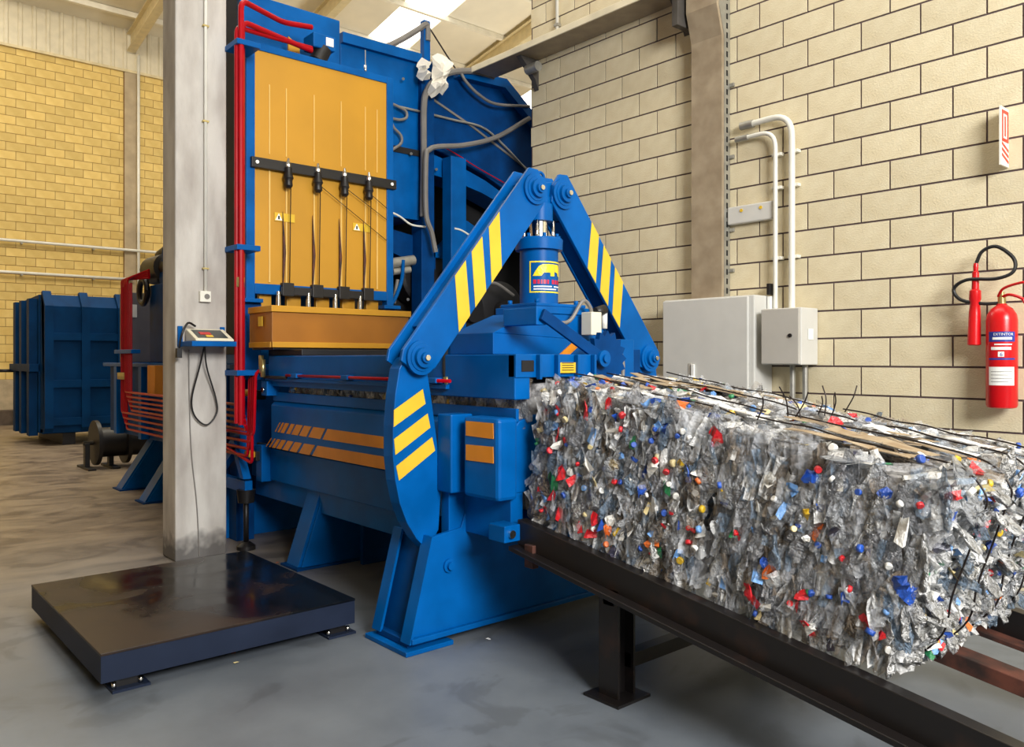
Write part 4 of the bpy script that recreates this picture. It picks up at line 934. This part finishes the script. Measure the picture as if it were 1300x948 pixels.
BITC = ['red', 'red', 'red', 'blue', 'blue', 'blue', 'white', 'white', 'white', 'white', 'lblue', 'yellow', 'green', 'lblue', 'cream', 'orange', 'dark']
for i in range(5):
    for c in set(BITC):
        me = bpy.data.meshes.new('label_scrap'); q = scrap_mesh(i); q.to_mesh(me); q.free(); me.materials.append(MATS['bit_'+c]); SCR[i, c] = me
CAP = {}
for c in set(BITC):
    q = MB(); q.lathe((0, 0, -.5), (0, 0, 1), [(0, .92), (.05, 1), (.85, 1), (1, .8)], 10); me = bpy.data.meshes.new('bottle_cap'); bmesh.ops.recalc_face_normals(q.bm, faces=q.bm.faces); q.bm.to_mesh(me); q.bm.free(); me.materials.append(MATS['bit_'+c]); CAP[c] = me
HB = .69; WB = .565
def put(me, name, parent, loc, rot, sc):
    o = bpy.data.objects.new(name, me); COL.objects.link(o); o.parent = parent; o.location = loc; o.rotation_euler = rot; o.scale = sc; return o
def bale(loc, rot, L, label, seed, nb, end_face=True, near_only=False, shear=0):
    """local frame: x along the chute 0..L, y across +-WB, z up 0..HB"""
    rnd = random.Random(seed); ro = random.Random(seed+50)
    b = thing('plastic_bale', loc, label, 'bale', 'bales of crushed plastic bottles on the chute'); b.rotation_euler = rot
    def bulge(p):       # rounded block outline
        x, y, z = p
        u = (x/L-.5)*2; v = y/WB; w_ = (z/HB-.5)*2
        s_ = 1-.035*(abs(v)**6+abs(w_)**6) if end_face else 1
        return Vector(((u*s_*.5+.5)*L+shear*(z/HB)*(x/L), v*WB*(1-.03*(abs(u)**8+abs(w_)**6)), ((w_*(1-(.05 if w_ > 0 else .008)*(abs(u)**8+abs(v)**6)))*.5+.5)*HB))
    # core
    q = bmesh.new(); N_ = 16; M_ = 14; K_ = 10
    def face(f, na, nb_):
        g = [[q.verts.new(f(i/na, j/nb_)) for j in range(nb_+1)] for i in range(na+1)]
        for i in range(na):
            for j in range(nb_): q.faces.new((g[i][j], g[i+1][j], g[i+1][j+1], g[i][j+1]))
    I = .022
    X = lambda t: I+(L-2*I)*t; Y = lambda t: -WB+I+(2*WB-2*I)*t; Z = lambda t: .004+I*.2+(HB-1.4*I)*t
    face(lambda s, t: (X(s), Y(0), Z(t)), N_, K_); face(lambda s, t: (X(s), Y(1), Z(t)), N_, K_); face(lambda s, t: (X(0), Y(s), Z(t)), M_, K_); face(lambda s, t: (X(1), Y(s), Z(t)), M_, K_)
    face(lambda s, t: (X(s), Y(t), Z(0)), N_, M_); face(lambda s, t: (X(s), Y(t), Z(1)), N_, M_)
    bmesh.ops.remove_doubles(q, verts=q.verts, dist=1e-4); bmesh.ops.recalc_face_normals(q, faces=q.faces)
    for v in q.verts:
        c = bulge(v.co); nn = noise.noise(c*9+Vector((seed, 0, 0)))*.02
        v.co = c+(c-Vector((L/2, 0, HB/2))).normalized()*(nn-.012)
        if v.co.z < .004: v.co.z = .004
    me = bpy.data.meshes.new('bale_core'); q.to_mesh(me); q.free(); me.materials.append(MATS['core'])
    o = bpy.data.objects.new('bale_core', me); COL.objects.link(o); o.parent = b
    # surface sampler: near side, end, top, far side
    faces = [('near', L*HB*2.4), ('top', L*2*WB*.75)]+([('end', 2*WB*HB*3.4)] if end_face else [])+[('far', L*HB*.35)]
    if near_only: faces = [('near', 1)]
    HN = .45 if near_only else 0
    tot = sum(a for _, a in faces)
    def sample(r):
        k = r.random()*tot
        for f, a in faces:
            k -= a
            if k <= 0: break
        s_, t_ = r.random(), r.random(); e = r.uniform(-.016, .004)
        if f == 'near': p = bulge((L*s_, -WB, .015+HN+(HB-.035-HN)*t_))+Vector((0, -e, 0)); rot = (r.gauss(0, .1), r.gauss(0, .3), r.gauss(0, .3))
        elif f == 'far': p = bulge((L*s_, WB, .03+(HB-.05)*t_))+Vector((0, e, 0)); rot = (r.gauss(0, .2), r.gauss(0, .4), r.gauss(0, .25))
        elif f == 'end': p = bulge((L, WB*(2*s_-1), .03+(HB-.05)*t_))+Vector((e, 0, 0)); rot = (r.gauss(0, .7), 0, math.pi/2+r.gauss(0, .3))
        else: p = bulge((L*s_, WB*(2*t_-1), HB))+Vector((0, 0, e)); rot = (math.pi/2+r.gauss(0, .07), r.gauss(0, .07), r.gauss(1.57, .5))
        return f, p, rot
    # shards: uncountable crumpled film
    sh_ = {k: bmesh.new() for k in ('clear_pet', 'milky', 'clear_pet_dim', 'blue_pet', 'brown_pet')}
    ns = int(420*(tot if not near_only else 1.6))
    for i in range(ns):
        f, p, rot = sample(rnd)
        kk = rnd.choices(list(sh_), ((3, 8, .3, .8, .1) if f == 'end' else (4, 3.2, 1.5, 1, 1.6) if f == 'top' else (4, 1.5, 3, 1.2, 1.5)))[0]; q = sh_[kk]  # end face gets extra milky film: its strong light put into the colour
        M = Matrix.Translation(p) @ (Matrix.Rotation(rot[2], 4, 'Z') @ Matrix.Rotation(rot[1]*1.1, 4, 'Y') @ Matrix.Rotation(rot[0], 4, 'X'))
        a, c = rnd.uniform(.012, .036), rnd.uniform(.03, .085)
        if f == 'end': a, c = a*.9, c*.55
        w0, w1, ph = rnd.uniform(-.012, .012), rnd.uniform(1.5, 4), rnd.uniform(0, 6)
        g = [[q.verts.new(M @ Vector((a*(i_-1.5)/1.5*(1-.25*abs(j_-2)/2)+rnd.uniform(-.005, .005), .012*math.sin(w1*i_+ph)+w0*(j_-2)+rnd.uniform(-.004, .004), c*(j_-2)/2+rnd.uniform(-.006, .006)))) for j_ in range(5)] for i_ in range(4)]
        for i_ in range(3):
            for j_ in range(4): q.faces.new((g[i_][j_], g[i_+1][j_], g[i_+1][j_+1], g[i_][j_+1])).smooth = True
    for kk, q in sh_.items():
        me = bpy.data.meshes.new('film_shreds'); q.to_mesh(me); q.free(); me.materials.append(MATS['film_'+kk])
        o = bpy.data.objects.new('film_shreds', me); COL.objects.link(o); o.parent = b; o['kind'] = 'stuff'
    # bottles
    for i in range(nb):
        f, p, rot = sample(ro)
        m_ = ro.choice(PLM)
        if f == 'end': m_ = ro.choice(['clear_pet', 'milky', 'milky', 'milky', 'blue_pet'])  # mostly milky bottles here, painting in the brightness of the lit end
        s_ = ro.uniform(.065, .115)
        put(BOT[ro.randrange(10), m_], 'crushed_bottle', b, p, rot, (s_*.8, s_*(.3 if f == 'top' else .7), s_*ro.uniform(.75, 1.15)))
    for i in range(int(nb*.8)):
        f, p, rot = sample(ro); c = ro.choice(BITC)
        out = {'near': (0, -.02, 0), 'far': (0, .02, 0), 'end': (.02, 0, 0), 'top': (0, 0, .012)}[f]
        if ro.random() < .34:
            r_ = ro.uniform(.010, .0165); put(CAP[c if c != 'dark' else 'blue'], 'bottle_cap', b, p+Vector(out)*1.25, (ro.uniform(0, 3), ro.uniform(0, 3), ro.uniform(0, 3)), (r_, r_, r_*1.1))
        else:
            s_ = ro.uniform(.022, .058); put(SCR[ro.randrange(5), c], 'label_scrap', b, p+Vector(out)*1.05, (rot[0]+ro.gauss(0, .2), rot[1]+ro.gauss(0, .4), rot[2]+ro.gauss(0, .2)), (s_*.75, s_*.8, s_*ro.uniform(.7, 1.5)))
    # flattened card on top
    if not near_only:
        for i in range(12):
            q = MB(); x0 = ro.uniform(0, L*.7); y0 = ro.uniform(-WB*.85, WB*.8); ln = ro.uniform(.15, .4); wd = ro.uniform(.03, .09); zt = HB+.012+ro.uniform(0, .014); x2 = min(L*.97, x0+ln)
            P_ = []
            for k in range(5): P_.append((x0+(x2-x0)*k/4, zt+ro.uniform(-.006, .008)))
            top = [q.bm.verts.new((x, y0+ro.uniform(-.01, .01), z)) for x, z in P_]; bt = [q.bm.verts.new((x, y0+wd+ro.uniform(-.01, .01), z+ro.uniform(-.008, .006))) for x, z in P_]
            for k in range(4): q.bm.faces.new((top[k], top[k+1], bt[k+1], bt[k]))
            me = bpy.data.meshes.new('cardboard_strip'); q.bm.to_mesh(me); q.bm.free(); me.materials.append(MATS['cardboard' if i % 3 else 'milky'])
            o = bpy.data.objects.new('cardboard_strip', me); COL.objects.link(o); o.parent = b; sm = o.modifiers.new('s', 'SOLIDIFY'); sm.thickness = .003
        for yy in (-.36, -.13, .12, .36):
            pts = [(-.0, yy+.02, HB+.02)]+[(L*k/6, yy+ro.uniform(-.012, .012), HB+.02+ro.uniform(-.006, .01)) for k in range(1, 6)]+[(L-.05+shear, yy, HB+.012), (L+.035+shear, yy, HB-.06)]+[(L+.045+shear*k/5+ro.uniform(-.006, .008), yy+ro.uniform(-.015, .015), HB*k/5) for k in (4, 3, 2, 1)]+[(L-.02, yy, .0)]
            if not end_face: pts = pts[:7]
            q = MB().tube(spline(pts, 5), .0035, 6); me = bpy.data.meshes.new('tie_wire'); q.bm.to_mesh(me); q.bm.free(); me.materials.append(MATS['wire'])
            o = bpy.data.objects.new('tie_wire', me); COL.objects.link(o); o.parent = b
            if end_face:        # twisted wire ends
                for k in range(3 if abs(yy) < .2 else 1):
                    s0 = Vector((.02+.03*k, yy, HB+.01)); d_ = Vector((ro.uniform(-.08, .08), ro.uniform(-.08, .08), ro.uniform(.05, .13)))
                    q = MB().tube(spline([s0, s0+d_*.5+Vector((.01, 0, .01)), s0+d_]), .003, 5); me = bpy.data.meshes.new('wire_end'); q.bm.to_mesh(me); q.bm.free(); me.materials.append(MATS['wire'])
                    o = bpy.data.objects.new('wire_end', me); COL.objects.link(o); o.parent = b
    return b
def along(s): return (-2.95+s*math.cos(TH), YC, rz2(-2.95)-s*math.sin(TH)+.002)
bale(along(.0), (0, TH, 0), .995, 'plastic bottle bale just leaving the blue press mouth', 3, 300, end_face=False)
bale(along(1.03), (0, TH, 0), .75, 'plastic bottle bale with tied end face whitened to look strongly lit at the chute end', 11, 300, shear=.09)
bale((-5.6, YC+.012, .69), (0, 0, 0), 2.6, 'crushed plastic still inside the press, glimpsed through its side slot', 23, 60, end_face=False, near_only=True)

# ================================================================== FLOOR LITTER
for i, (px, py, c) in enumerate(((352, 715, 'orange'), (296, 830, 'orange'), (502, 732, 'blue'), (300, 842, 'cream'), (620, 812, 'white'))):
    v = aF(px, py); s_ = .018
    o = bpy.data.objects.new('plastic_scrap', SCR[i % 5, c]); COL.objects.link(o); o.location = v+Vector((0, 0, .006)); o.rotation_euler = (math.pi/2, 0, i); o.scale = (s_, s_*.4, s_)
    tag(o, 'tiny %s plastic scrap lying on the concrete floor %s' % (c, ['behind the platform corner', 'before the platform edge', 'under the press', 'close to the platform front', 'before the front shield'][i]), 'scrap', 'plastic scraps on the floor')
